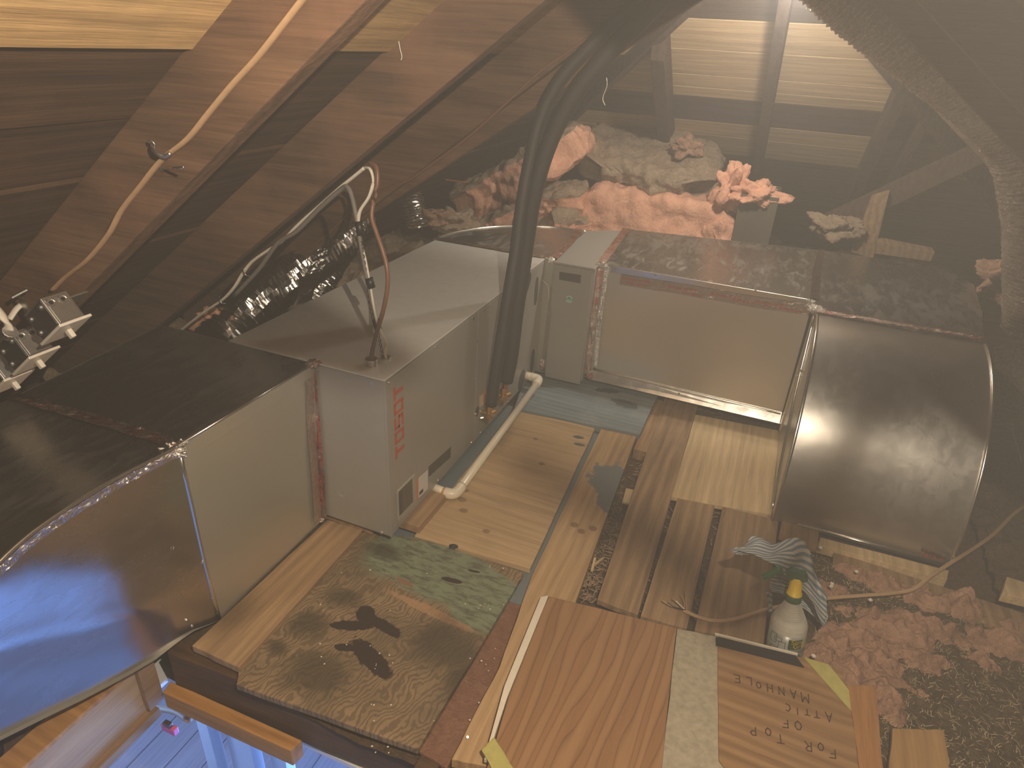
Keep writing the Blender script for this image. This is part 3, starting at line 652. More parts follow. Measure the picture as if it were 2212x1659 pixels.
# ---------------------------------------------------------------- sheet metal
def strip(name, pts, wdir, mat, par, lift=V(0, 0, .0012), crink=.0012, nw=5, sub=8, seed=0, taper=None):
    """crinkled foil ribbon along pts, half width vector(s) wdir"""
    P = smoothpath(pts, 1) if len(pts) > 2 else [Vector(pts[0]).lerp(Vector(pts[1]), t / 40) for t in range(41)]
    if len(pts) > 2:
        Q = []
        for a, b in zip(P, P[1:]):
            for k in range(sub): Q.append(a.lerp(b, k / sub))
        Q.append(P[-1]); P = Q
    N = len(P); vs = []
    for i, p in enumerate(P):
        for j in range(nw):
            s_ = (j / (nw - 1) - .5) * 2
            wv = wdir[0].lerp(wdir[1], i / (N - 1)) if isinstance(wdir, tuple) else wdir
            q = p + wv * s_ * (1 + .10 * noise.noise(Vector((i * .35 + seed, j, 3.3))))
            n = noise.noise(Vector((i * .6, j * 1.7, seed + 5.1)))
            vs.append(q + lift * (1 + 0) + lift.normalized() * abs(n) * crink * 2)
    fs = [(i*nw+j, i*nw+j+1, (i+1)*nw+j+1, (i+1)*nw+j) for i in range(N-1) for j in range(nw-1)]
    return mesh(name, vs, fs, mat, par)
def crumple(name, c, r, mat, par, seed=0):
    v, f = [], []
    bm = bmesh.new(); bmesh.ops.create_icosphere(bm, subdivisions=3, radius=1)
    for q in bm.verts:
        n = abs(noise.noise(q.co * 3.1 + Vector((seed, 0, 0)))) + .5 * abs(noise.noise(q.co * 7 + Vector((0, seed, 0))))
        s = .55 + n * 1.1; q.co = Vector((q.co.x * r[0], q.co.y * r[1], q.co.z * r[2])) * s
    vs = [Vector(c) + q.co for q in bm.verts]; bm.verts.index_update(); fs = [tuple(x.index for x in p.verts) for p in bm.faces]; bm.free()
    return mesh(name, vs, fs, mat, par)
def lettering(txt, p0, dirx, diry, size, par, mat=red_ink, name='printed_words'):
    cu = bpy.data.curves.new(name, 'FONT'); cu.body = txt; cu.size = size; cu.extrude = .0001
    t = bpy.data.objects.new('tmp', cu); COL.objects.link(t)
    dg = bpy.context.evaluated_depsgraph_get(); dg.update()
    me = bpy.data.meshes.new_from_object(t.evaluated_get(dg)); me.materials.clear(); me.materials.append(mat)
    bpy.data.objects.remove(t)
    x = Vector(dirx).normalized(); y = Vector(diry); y = (y - x * y.dot(x)).normalized(); z = x.cross(y)
    b = wloc(par)
    for q in me.vertices: q.co = Vector(p0) - b + x * q.co.x + y * q.co.y + z * q.co.z
    o = bpy.data.objects.new(name, me); COL.objects.link(o); o.parent = par
    o['kind'] = 'stuff'
    return o
def screws(pts, par, r=.0035, n='z'):
    for p in pts:
        bm = bmesh.new(); bmesh.ops.create_uvsphere(bm, u_segments=8, v_segments=5, radius=r)
        vs = [Vector(p) + q.co for q in bm.verts]; bm.verts.index_update(); fs = [tuple(x.index for x in q.verts) for q in bm.faces]; bm.free()
        mesh('screw', vs, fs, screw_m, par)
def sag(a, b, c, d, n, amp, nrm, seed=0):       # gently dished sheet between 4 corners
    def f(u, v):
        p = a.lerp(b, u).lerp(d.lerp(c, u), v)
        e = math.sin(math.pi * u) * math.sin(math.pi * v)
        return p + nrm * (amp * e + amp * .5 * noise.noise(Vector((u * 2.2 + seed, v * 2.2, seed))) * min(1, 4 * e))
    return grid(n, n, f)
# left (return) duct
LD = thing('return_duct', 'boxy galvanized duct on the near end of the air handler, olive side and dark top', 'duct', (-.49, -.24, 0))
a, b, c, d = V(-.222, -.004, .57), V(-.226, -.465, .57), V(-.715, -.49, .572), V(-.775, -.004, .57)
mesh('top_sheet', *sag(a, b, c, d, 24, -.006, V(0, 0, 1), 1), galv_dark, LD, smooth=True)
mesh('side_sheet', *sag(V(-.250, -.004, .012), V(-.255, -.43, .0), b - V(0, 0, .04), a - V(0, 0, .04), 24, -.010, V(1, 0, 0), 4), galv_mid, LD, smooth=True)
mesh('side_flange', *prism([a + V(.003, 0, 0), b + V(.003, 0, 0), b + V(.001, 0, -.042), a + V(.001, 0, -.042)], (-.004, 0, 0)), galv_mid, LD, bev=.001)
mesh('back_sheet', *prism([d, c, c - V(0, 0, .57), d - V(0, 0, .57)], (.002, 0, 0)), galv_mid, LD)
mesh('end_sheet', *prism([V(-.53, -.004, .57), d, d - V(0, 0, .57), V(-.53, -.004, 0)], (0, -.002, 0)), galv_mid, LD)
tube('top_seam', [a + V(.002, 0, .002), b + V(.002, 0, .002)], .004, galv_bright, LD, 8, 0)
strip('tape_strip', [V(-.232, -.006, .545), V(-.236, -.006, .40), V(-.238, -.006, .2), V(-.246, -.006, .03)], V(.020, .0, 0), tape_red, LD, V(0, -.003, 0), .0015)
strip('tape_strip', [V(-.222, -.03, .535), V(-.235, -.03, .40), V(-.240, -.03, .2), V(-.247, -.03, .03)], V(0, .017, 0), tape, LD, V(.004, -.001, 0), .0012, seed=4)
lettering('UL 181A-P/181B-FX  AF 973', V(-.222, -.0125, .40), V(-.03, 0, -1), V(1, 0, -.03), .014, LD)
lettering('LISTED  AF 973  UL', V(-.236, -.0125, .20), V(-.03, 0, -1), V(1, 0, -.03), .014, LD)
crumple('tape_corner', (-.222, -.008, .572), (.020, .018, .010), tape_red, LD, 3)
crumple('tape_corner', (-.25, -.01, .022), (.012, .010, .008), tape, LD, 5)
# elbow that follows it over the hatch
EL = thing('return_elbow', 'curved galvanized elbow over the hatch with blue reflections', 'duct', (-.45, -.7, .3))
top = [V(-.226, -.468, .571), V(-.229, -.507, .571), V(-.236, -.59, .574), V(-.238, -.68, .574), V(-.236, -.75, .572), V(-.233, -.80, .567), V(-.228, -.86, .552), V(-.22, -.94, .52), V(-.21, -1.04, .46), V(-.20, -1.12, .36)]
bpx = [((475, 1340), -.258), ((415, 1365), -.272), ((370, 1398), -.283), ((330, 1430), -.29), ((200, 1502), -.305), ((100, 1550), -.315), ((0, 1600), -.325)]
bot = [on(q[0], q[1], 0, x) for q, x in bpx]
dl = bot[-1] - bot[-2]; bot += [bot[-1] + dl * .9, bot[-1] + dl * 1.8 , bot[-1] + dl * 2.6]
def el(u, v):
    i = u * (len(top) - 1); k = min(int(i), len(top) - 2); t = i - k
    A = top[k].lerp(top[k+1], t); B = bot[k].lerp(bot[k+1], t)
    p = A.lerp(B, v); e = math.sin(math.pi * v)
    ex = min(1, u * 3)
    cre = math.exp(-((v - (.85 - u * .65)) / .10) ** 2) * .010
    p.x += e * (.018 + .014 * math.sin(u * 5 + v * 3)) * ex + cre * ex
    p.x -= .03 * max(0, v - .62) * ex
    return p
mesh('side_sheet', *grid(60, 40, el), galv('elbow_side_sheet', (.50, .48, .46), .24, .36, .35, .04), EL, smooth=True)
mesh('top_sheet', *grid(30, 24, lambda u, v: (lambda i: top[min(int(i), len(top)-2)].lerp(top[min(int(i), len(top)-2)+1], i - min(int(i), len(top)-2)))(u * (len(top) - 1)) + V(-.49 * v, -.02 * v, -.006 * math.sin(math.pi * v))), galv_dark, EL, smooth=True)
mesh('bottom_sheet', *grid(20, 4, lambda u, v: (lambda i: bot[min(int(i), len(bot)-2)].lerp(bot[min(int(i), len(bot)-2)+1], i - min(int(i), len(bot)-2)))(u * (len(bot) - 1)) + V(-.45 * v, 0, .02 * v)), galv_mid, EL, smooth=True)
tube('edge_seam', [p + V(.004, 0, .002) for p in top], .0045, galv_bright, EL, 8, 4)
strip('edge_tape', [p + V(.006, 0, -.01) for p in top], V(.001, 0, .010), tape, EL, V(.0015, 0, 0), .002, seed=9)
tube('corner_seam', [V(-.228, -.462, .55), V(-.246, -.447, .25), V(-.256, -.432, .005)], .006, galv_bright, EL, 8, 4)
screws([V(-.246, -.452, .22), V(-.252, -.440, .09), V(-.254, -.436, .03), on(415, 1352, 0, -.262)], EL, .004)
strip('seam_tape', [V(-.715, -.485, .574), V(-.55, -.476, .573), V(-.4, -.47, .572), V(-.25, -.466, .573)], V(.002, .016, 0), tape_red, EL, V(0, 0, .003), .0025, seed=2)
crumple('tape_corner', (-.232, -.468, .562), (.026, .024, .016), tape, EL, 8)
crumple('tape_corner', (-.238, -.466, .556), (.016, .014, .02), tape_red, EL, 2)
tube('dent_ring', [on(372, 1184, 0, -.215) + V(0, math.cos(a), math.sin(a)) * .004 for a in [i * math.pi / 6 for i in range(13)]], .0006, galv_bright, EL, 5, 0)
o = tag(mesh('round_boot', *tubeg([V(-.55, -1.0, -.02), V(-.56, -.98, -.35)], .16, 24, 0), galv_dark, loc=(-.55, -1, -.2), smooth=True), 'dark round duct boot going down under the elbow', 'duct')
# supply elbow behind the unit
SE = thing('supply_elbow', 'flat topped galvanized elbow turning behind the far end of the air handler', 'duct', (-.2, 1.5, .04))
oc = [V(-.53, 1.258, .57), V(-.520, 1.38, .57), V(-.477, 1.492, .57), V(-.415, 1.59, .57), V(-.336, 1.67, .57), V(-.24, 1.735, .57), V(-.132, 1.777, .57), V(-.03, 1.79, .57), V(.02, 1.795, .57)]
ocs = smoothpath(oc, 4); n = len(ocs); inner = V(.0, 1.256, .57)
vs = ocs + [inner.lerp(V(.03, 1.256, .57), i / (n-1)) for i in range(n)]
mesh('top_sheet', vs, [(i, i+1, n+i+1, n+i) for i in range(n-1)], galv('smeared_top_sheet', (.5, .48, .43), .3, .5, 1.4), SE)
mesh('outer_sheet', ocs + [p - V(0, 0, .53) for p in ocs], [(i, i+1, n+i+1, n+i) for i in range(n-1)], galv_mid, SE, smooth=True)
tube('edge_seam', [p + V(0, 0, .002) for p in oc], .004, galv_bright, SE, 8, 4)
strip('tape_strip', [V(-.525, 1.262, .574), V(-.2, 1.262, .574), V(-.01, 1.262, .574)], V(0, .014, 0), tape, SE, V(0, 0, .003), .0015, seed=3)
strip('tape_strip', [V(.03, 1.262, .55), V(.035, 1.25, .3), V(.03, 1.25, .05)], V(.018, -.012, 0), tape, SE, V(.001, -.003, 0), .002, seed=6)
mesh('inner_sheet', *boxg(.0, .045, 1.252, 1.26, .04, .568), galv_mid, SE)
strip('tape_strip', [V(.035, 1.27, .575), V(.02, 1.55, .575), V(-.01, 1.78, .575)], V(.018, 0, 0), tape_red, SE, V(0, 0, .002), .002, seed=1)
crumple('tape_corner', (.025, 1.258, .568), (.022, .016, .012), tape, SE, 12)
crumple('tape_corner', (.035, 1.245, .085), (.014, .006, .028), tape_red, SE, 14)
tube('loose_wire', [on(1173, 606, 1, 1.24), on(1184, 620, 1, 1.238), on(1185, 645, 1, 1.24)], .0015, white_edge, SE, 6)
# grey filter / UV box
GB = thing('filter_box', 'narrow grey box with a dark slot and a round green and white badge', 'air cleaner', (.14, 1.5, .04))
mesh('body', *prism([(.046, 1.25, .042), (.222, 1.25, .042), (.19, 1.94, .042), (-.01, 1.80, .042)], (0, 0, .526)), gray_paint, GB, bev=.002)
mesh('front_door', *boxg(.048, .216, 1.238, 1.249, .03, .56), gray_paint, GB, bev=.003)
mesh('top_lip', *boxg(.044, .224, 1.236, 1.252, .562, .572), gray_paint, GB, bev=.002)
def pz(nm, pxs, mat, y=1.2375, th=.0008, par=GB): return mesh(nm, *prism([on(a_, b_, 1, y) for a_, b_ in pxs], (0, -th, 0)), mat, par)
pz('slot', [(1208.5, 587), (1255, 594), (1254, 612), (1208, 604)], gray_dark)
bc = on(1229.5, 646.5, 1, 1.237)
mesh('badge', *disc(bc.x, bc.z, .0165, 1.237, .0008, 28, 'y'), plain('pale_green_badge', (.42, .55, .5), .5), GB)
bd = bpy.data.objects['badge']
def put(nm, v, f, mat): o_ = mesh(nm, v, f, mat, GB); o_.parent = bd; o_.location = (0, 0, 0); return o_
put('ring', *tubeg([bc + V(math.cos(a_), 0, math.sin(a_)) * .0105 + V(0, -.0009, 0) for a_ in [i * math.pi / 12 for i in range(25)]], .0005, 5, 0), plain('badge_green', (.06, .25, .16), .5))
put('banner', *boxg(bc.x - .018, bc.x + .018, 1.2358, 1.2362, bc.z - .0035, bc.z + .0035), bpy.data.materials['badge_green'])
put('house', *prism([V(bc.x - .006, 1.2360, bc.z + .0035), V(bc.x + .006, 1.2360, bc.z + .0035), V(bc.x + .006, 1.2360, bc.z + .007), V(bc.x, 1.2360, bc.z + .0105), V(bc.x - .006, 1.2360, bc.z + .007)], (0, -.0003, 0)), bpy.data.materials['badge_green'])
for i, ch in enumerate('VERITAS'):
    a_ = math.radians(150 - i * 20); p = bc + V(math.cos(a_), 0, math.sin(a_)) * .0122
    t_ = V(math.sin(a_), 0, -math.cos(a_)); lettering(ch, p + V(0, -.0012, 0) - t_ * .001, t_, V(math.cos(a_), 0, math.sin(a_)), .0042, GB, bpy.data.materials['badge_green'], 'badge_letter')
for i, ch in enumerate('CLIMATE'):
    a_ = math.radians(210 + i * 20); p = bc + V(math.cos(a_), 0, math.sin(a_)) * .0155
    t_ = V(-math.sin(a_), 0, math.cos(a_)); lettering(ch, p + V(0, -.0012, 0) - t_ * .001, t_, V(-math.cos(a_), 0, -math.sin(a_)), .0042, GB, bpy.data.materials['badge_green'], 'badge_letter')
lettering('CREATIONS', bc + V(-.013, -.0018, -.0018), V(1, 0, 0), V(0, 0, 1), .0055, GB, plain('badge_white', (.7, .8, .75), .5), 'badge_words')
# plenum
PL = thing('plenum_duct', 'wide straight galvanized duct with a tape line along its tan front', 'duct', (.64, 1.65, .04))
A, B, Cc, D = V(.225, 1.312, .57), V(1.062, 1.312, .572), V(1.10, 2.11, .57), V(.19, 1.965, .57)
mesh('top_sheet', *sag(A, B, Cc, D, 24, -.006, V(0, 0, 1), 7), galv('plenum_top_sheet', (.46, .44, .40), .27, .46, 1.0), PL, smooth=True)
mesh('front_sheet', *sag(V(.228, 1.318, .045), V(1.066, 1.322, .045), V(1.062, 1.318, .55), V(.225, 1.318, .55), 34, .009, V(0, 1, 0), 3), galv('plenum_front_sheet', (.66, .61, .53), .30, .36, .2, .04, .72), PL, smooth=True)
mesh('back_sheet', *prism([D, Cc, Cc - V(0, 0, .53), D - V(0, 0, .53)], (0, -.002, 0)), galv_mid, PL)
mesh('top_flange', *boxg(.245, 1.04, 1.306, 1.318, .545, .5745), galv_bright, PL, bev=.002)
mesh('bottom_flange', *prism([V(.24, 1.319, .085), V(1.066, 1.319, .075), V(1.066, 1.292, .035), V(.24, 1.30, .035)], (0, .004, 0)), galv_bright, PL, bev=.001)
tube('bottom_bead', [V(.25, 1.312, .083), V(.7, 1.312, .076), V(1.06, 1.312, .070)], .0035, galv_bright, PL, 8)
mesh('bottom_sheet', *prism([A - V(0, 0, .535), B - V(0, 0, .537), Cc - V(0, 0, .535), D - V(0, 0, .535)], (0, 0, .002)), galv_mid, PL)
mesh('left_flange', *boxg(.226, .25, 1.300, 1.318, .05, .57), galv_mid, PL, bev=.002)
strip('tape_strip', [V(.232, 1.298, .56), V(.226, 1.296, .35), V(.232, 1.297, .06)], V(.014, 0, 0), tape_red, PL, V(0, -.003, 0), .003, seed=11)
strip('tape_strip', [V(.262, 1.300, .565), V(.256, 1.298, .35), V(.262, 1.298, .10)], V(.010, 0, 0), tape, PL, V(0, -.003, 0), .003, seed=13)
strip('tape_strip', [V(.228, 1.31, .574), V(.21, 1.6, .574), V(.185, 1.95, .574)], V(.018, 0, 0), tape_red, PL, V(0, 0, .002), .0015, seed=15)
ts = [on(x_, y_, 1, 1.305) for x_, y_ in ((1340, 603), (1480, 625), (1620, 650), (1748, 668))]
tp = strip('tape_strip', ts, V(0, 0, .021), foil('tan_reflecting_tape', .12, .25, (.72, .62, .52)), PL, V(0, -.002, 0), .0008, seed=17)
for k, (x_, y_, tx) in enumerate(((1344, 603, 'Shurtape  AF 973'), (1440, 621, 'Shurtape  AF 973'), (1535, 637, 'Shurtape  AF 973'), (1630, 654, 'Shurtape  AF 973'))):
    p = on(x_, y_, 1, 1.300); lettering(tx, p, V(1, 0, .0), V(0, 0, 1), .0165, PL)
for k, (x_, y_) in enumerate(((1350, 612), (1470, 634), (1580, 650), (1680, 668))):
    p = on(x_, y_, 1, 1.300); lettering('181A-P/181B-FX', p, V(1, 0, .0), V(0, 0, 1), .0125, PL)
crumple('tape_corner', (.235, 1.305, .572), (.026, .016, .014), tape, PL, 21)
crumple('tape_corner', (.24, 1.302, .055), (.018, .010, .02), tape_red, PL, 23)
crumple('tape_corner', (1.055, 1.305, .555), (.018, .012, .022), tape, PL, 25)
screws([on(1467, 850, 1, 1.295), on(1416, 594, 1, 1.303), on(1632, 628, 1, 1.303), on(1693, 898, 1, 1.292)], PL, .004)
# corner fitting and down elbow
CF = thing('corner_fitting', 'dark topped galvanized corner section at the far right of the duct run', 'duct', (1.35, 1.65, .04))
q = [V(1.062, 1.165, .572), V(1.602, 1.178, .572), V(1.66, 1.52, .572), V(1.70, 1.90, .572), V(1.62, 2.12, .572), V(1.10, 2.11, .572)]
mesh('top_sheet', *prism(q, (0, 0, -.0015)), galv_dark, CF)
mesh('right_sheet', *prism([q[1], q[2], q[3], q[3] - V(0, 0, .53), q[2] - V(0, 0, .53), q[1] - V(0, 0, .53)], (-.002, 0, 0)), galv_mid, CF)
mesh('back_sheet', *prism([q[4], q[5], q[5] - V(0, 0, .53), q[4] - V(0, 0, .53)], (0, -.002, 0)), galv_mid, CF)
strip('seam_tape', [V(1.066, 1.32, .575), V(1.075, 1.7, .575), V(1.10, 2.1, .575)], V(.016, 0, 0), foil('dull_red_tape', .35, .15, (.40, .36, .33)), CF, V(0, 0, .001), .0006, seed=31)
strip('seam_tape', [V(1.07, 1.168, .575), V(1.25, 1.17, .576), V(1.42, 1.174, .576), V(1.60, 1.178, .575)], V(.002, .016, 0), tape_red, CF, V(0, 0, .004), .006, nw=8, seed=33)
crumple('tape_corner', (1.072, 1.20, .574), (.030, .022, .016), tape, CF, 27)
crumple('tape_corner', (1.575, 1.178, .574), (.030, .02, .012), tape_red, CF, 29)
for i in range(9): crumple('tape_fold', (1.16 + i * .028, 1.17 + random.uniform(-.008, .008), .577), (.018, .010, .007), tape, CF, 40 + i)
DE = thing('drop_elbow', 'shiny curved galvanized duct dropping to the floor at the right', 'duct', (1.33, .9, 0))
prof = [on(a_, b_, 0, 1.085) for a_, b_ in ((1766, 690), (1757, 760), (1745, 850), (1729, 930), (1711, 1010), (1694, 1080), (1683, 1125))]
pr = [(1.165, .572), (1.14, .572)] + [(p.y, p.z) for p in prof[0:]]
def arc(t):
    a_ = t * math.pi / 2; return (1.165 - math.sin(a_) ** 1.0 * .50, .572 * math.cos(a_) ** .92)
def heel(u, v):
    y_, z_ = arc(v); x_ = 1.075 + (1.595 - 1.075) * u
    return V(x_, y_, z_ + .0015 * noise.noise(Vector((u * 3, v * 4, 0))))
heel_m = galv('heel_sheet', (.58, .56, .52), .34, .44, .5)
mesh('heel_sheet', *grid(24, 60, heel), heel_m, DE, smooth=True)
def cheek(x_, nm):
    P = [V(x_, *arc(k / 30)) for k in range(31)] + [V(x_, 1.312, .0), V(x_, 1.312, .572)]
    return mesh(nm, *prism(P, (.002, 0, 0)), galv_mid, DE)
cheek(1.072, 'cheek_sheet'); cheek(1.594, 'cheek_sheet')
for x_ in (1.074, 1.596): tube('edge_seam', [V(x_, arc(k / 16)[0] - .003, arc(k / 16)[1] + .001) for k in range(17)], .006, galv_bright, DE, 8, 2)
mesh('cheek_flange', *prism([V(1.066, 1.19, .55), V(1.066, 1.225, .55), V(1.066, 1.275, .03), V(1.066, 1.24, .03)], (.006, 0, 0)), galv_bright, DE, bev=.001)
tube('cheek_seam', [V(1.068, 1.18, .56), V(1.068, 1.05, .30), V(1.068, .88, .12), V(1.068, .70, .02)], .004, galv_bright, DE, 8)
screws([on(1722, 813, 0, 1.066), on(1730, 800, 0, 1.066)], DE, .004)
strip('tape_strip', [on(1988, 1190, 1, .668), on(2040, 1210, 1, .666)], V(0, -.004, .014), tape_red, DE, V(0, -.002, .002), .001, seed=35)
lettering('181A-P', on(1985, 1200, 1, .660), V(1, 0, 0), V(0, -.2, 1), .022, DE)
tube('bottom_seam', [V(1.15, .664, .010), V(1.59, .664, .010)], .004, galv_bright, DE, 8, 0)
v, f = [], []
for _ in range(70):
    u, t_ = random.uniform(.05, .95), random.uniform(.12, .8); p = heel(u, t_); q_ = heel(min(1, u + random.uniform(-.02, .02)), t_ + random.uniform(.008, .03)); nn = (heel(u + .01, t_) - p).cross(q_ - p).normalized()
    if nn.z < 0: nn = -nn
    sdir = (q_ - p).cross(nn).normalized() * .0006
    v, f = v + [p - sdir + nn * .001, p + sdir + nn * .001, q_ + nn * .001], f + [(len(v), len(v)+1, len(v)+2)]
for i in range(26):
    u = .52 + i * .012; p = heel(u, .50 + .02 * math.sin(i * 3)); q_ = heel(u, .525 + .02 * random.random()); nn = V(0, -.7, .7)
    v, f = v + [p - V(.0005, 0, 0) + nn * .0012, p + V(.0005, 0, 0) + nn * .0012, q_ + nn * .0012], f + [(len(v), len(v)+1, len(v)+2)]
s_ = mesh('scratches', v, f, plain('bright_scratch', (.8, .78, .74), .3, 1), DE); s_['kind'] = 'stuff'
# ---------------------------------------------------------------- flex ducts
def flex(name, label, pts, r, mat, pitch=.02, wr=.010, n=30, per=6):
    P = smoothpath(pts, 14); Ls = [0]
    for a_, b_ in zip(P, P[1:]): Ls.append(Ls[-1] + (b_ - a_).length)
    tot = Ls[-1]; N = int(tot / pitch * per); Q = []
    k = 0
    for i in range(N + 1):
        d_ = tot * i / N
        while k < len(Ls) - 2 and Ls[k+1] < d_: k += 1
        Q.append(P[k].lerp(P[k+1], (d_ - Ls[k]) / max(1e-6, Ls[k+1] - Ls[k])))
    vs = []
    for i, p in enumerate(Q):
        t_ = (Q[min(i+1, N)] - Q[max(i-1, 0)]).normalized(); a_ = t_.cross(V(.1, .2, 1)).normalized(); b_ = a_.cross(t_)
        ph = tot * i / N / pitch * 2 * math.pi
        for j in range(n):
            g = 2 * math.pi * j / n
            rr = r + wr * .45 * math.cos(ph + 1.6 * noise.noise(Vector((i * .04, math.cos(g) * 2, math.sin(g) * 2)))) + wr * .9 * noise.noise(Vector((i * .21, math.cos(g) * 3.2 + 9, math.sin(g) * 3.2))) + wr * .5 * noise.noise(Vector((i * .5, math.cos(g) * 8 + 9, math.sin(g) * 8)))
            vs.append(p + a_ * math.cos(g) * rr + b_ * math.sin(g) * rr + t_ * wr * .35 * noise.noise(Vector((i * .9, j * .8, 2))))
    fs = [(i*n+k, i*n+(k+1) % n, (i+1)*n+(k+1) % n, (i+1)*n+k) for i in range(N) for k in range(n)]
    fs += [tuple(range(n))[::-1], tuple(range(N*n, (N+1)*n))]
    return tag(mesh(name, vs, fs, mat, loc=tuple(P[0])), label, 'duct')
fx1 = flex('flex_duct', 'crinkled silver flex duct behind the near left part of the air handler', [on(470, 745, 1, .32), on(560, 650, 1, .55), on(650, 585, 1, .80), on(740, 520, 1, 1.05)], .088, flexm, .021, .0085, 26, 3)
fx2 = flex('flex_duct', 'silver flex duct nearest the hanging wires, rising to the rafters', [on(668, 660, 1, .85), on(710, 585, 1, .98), on(752, 515, 1, 1.12), on(785, 465, 1, 1.25)], .060, flexm, .018, .0075, 22, 3)
flex('flex_duct', 'small far silver flex duct left of the insulation pile', [on(875, 385, 1, 2.1), on(890, 430, 1, 2.1), on(905, 490, 1, 2.1)], .07, flexm, .018, .007, 20, 3)
tag(strip('foil_band', [on(708, 530, 1, .80), on(680, 590, 1, .72), on(655, 655, 1, .62)], V(.028, .02, .012), foil('dull_foil_band', 0, .35, (.8, .8, .77)), None, V(.004, -.01, .004), .002), 'smooth grey foil band between the two silver flex ducts', 'tape')
flex('flex_duct', 'large dusty silver flex duct descending at the upper right', [on(1690, -190, 1, 1.15), on(1850, -30, 1, 1.18), on(1985, 75, 1, 1.2), on(2110, 175, 1, 1.25), on(2215, 280, 1, 1.3), on(2255, 410, 1, 1.32), on(2260, 560, 1, 1.35), on(2255, 700, 1, 1.4)], .118, flexd, .016, .006, 48)
# ---------------------------------------------------------------- line set, drain, valves
hA = [V(.052, .61, .20), on(1072, 800, 1, .62), on(1090, 690, 1, .64), on(1103, 610, 1, .66), on(1114, 545, 1, .68), on(1126, 450, 1, .70), on(1144, 350, 1, .72), on(1168, 255, 1, .73), on(1212, 170, 1, .735), on(1280, 95, 1, .74), on(1350, 30, 1, .74), on(1420, -40, 1, .74)]
hB = [V(.058, .735, .245), on(1104, 770, 1, .73), on(1116, 670, 1, .735), on(1128, 590, 1, .74), on(1138, 520, 1, .74), on(1150, 440, 1, .73), on(1174, 345, 1, .72), on(1208, 262, 1, .71), on(1254, 185, 1, .70), on(1322, 105, 1, .69), on(1392, 35, 1, .69), on(1465, -40, 1, .69)]
o = tag(tube('insulated_pipe', hA, .0215, rubber, None, 16, 6), 'black foam insulated pipe on the left, ending at the lower brass valve', 'pipe', 'insulated line set')
o2 = tag(tube('insulated_pipe', hB, .0265, rubber, None, 18, 6), 'thicker black foam insulated pipe on the right, ending at the upper brass valve', 'pipe', 'insulated line set')
tag(mesh('copper_pipe', *tubeg([V(.056, .735, .252), V(.052, .735, .205)], .010, 14, 0), copper, o2, smooth=True))
def valve(x, y, z, s, lab):
    t_ = thing('brass_valve', lab, 'valve', (x, y, z))
    p = V(x, y, z)
    mesh('body', *tubeg([p + V(0, 0, -.012) * s, p + V(0, 0, .03) * s], .009 * s, 14, 0, rfun=lambda u, i: 1), brass, t_, smooth=False)
    mesh('flare_nut', *tubeg([p + V(0, 0, .012) * s, p + V(0, 0, .032) * s], .014 * s, 6, 0), brass, t_, bev=.001)
    mesh('stem', *tubeg([p + V(-.03, 0, -.002) * s, p + V(.012, 0, -.002) * s], .007 * s, 12, 0), brass, t_, smooth=False)
    mesh('service_port', *tubeg([p + V(0, -.032, -.004) * s, p + V(0, 0, -.002) * s], .008 * s, 12, 0), brass, t_)
    mesh('cap', *tubeg([p + V(0, .004, -.008) * s, p + V(.006, .036, -.012) * s], .012 * s, 8, 0), brass, t_, bev=.001)
    mesh('lower_stem', *tubeg([p + V(0, 0, -.034) * s, p + V(0, 0, -.010) * s], .007 * s, 10, 0), brass, t_)
    mesh('mount_screw', *tubeg([p + V(-.02, -.036, -.008) * s, p + V(-.01, -.030, -.006) * s], .005 * s, 8, 0), screw_m, t_)
valve(.048, .605, .168, .95, 'smaller brass service valve under the left black pipe')
valve(.050, .735, .178, 1.1, 'larger brass service valve under the right black pipe')
DP = thing('drain_pipe', 'cream plastic drain pipe with two elbows along the air handler', 'pipe', (.06, .7, .03))
z1, z2 = .078, .028
zA = on(1155, 835, 0, .066); 
tube('pipe', [V(.066, 1.085, .072), V(.072, .32, .026)], .0145, pvc, DP, 16, 0)
tube('elbow', [V(.030, 1.118, .078), V(.052, 1.118, .077), V(.063, 1.107, .076), V(.066, 1.07, .073)], .019, pvc, DP, 16, 5)
tube('stub', [V(-.01, 1.118, .080), V(.036, 1.118, .078)], .018, pvc, DP, 16, 0)
tube('coupling_rib', [V(.026, 1.118, .078), V(.030, 1.118, .078)], .0205, pvc, DP, 16, 0)
tube('elbow', [V(.072, .335, .027), V(.071, .300, .025), V(.060, .283, .025), V(.036, .279, .026)], .019, pvc, DP, 16, 5)
tube('stub', [V(.042, .279, .027), V(-.012, .279, .034)], .0145, pvc, DP, 16, 0)
tube('glue_ring', [V(.030, .279, .0275), V(.036, .279, .027)], .0165, glue, DP, 16, 0)
# ---------------------------------------------------------------- wiring
def cable(nm, lab, pts, r, mat, flat=1, n=8, parts=()):
    return tag(tube(nm, pts, r, mat, None, n, 6, flat=flat), lab, 'cable')
pR1 = [(668, -20), (610, 55), (555, 125), (500, 185), (450, 245), (405, 300), (350, 345), (305, 400), (262, 455), (235, 505), (190, 560), (140, 600), (112, 628)]
c1 = cable('flat_cable', 'flat tan cable stapled diagonally down the nearest rafter', [on(a_, b_, 1, -.4365) for a_, b_ in pR1], .0062, cable_tan, .55)
p = on(350, 330, 1, -.44)
o = thing('cable_clip', 'small bent metal clip holding the tan cable on the rafter', 'clip', tuple(p))
tube('strap', [p + V(-.018, 0, .012), p + V(-.012, -.006, .006), p + V(0, -.010, 0), p + V(.012, -.006, -.004), p + V(.022, -.002, .002)], .004, zinc, o, 8, 4)
tube('loop', [p + V(-.020, -.004, .014), p + V(-.014, -.008, .020), p + V(-.006, -.006, .014), p + V(-.014, -.004, .006)], .0016, zinc, o, 6, 4)
p = on(350, 365, 1, -.431); q_ = on(397, 361, 1, -.475)
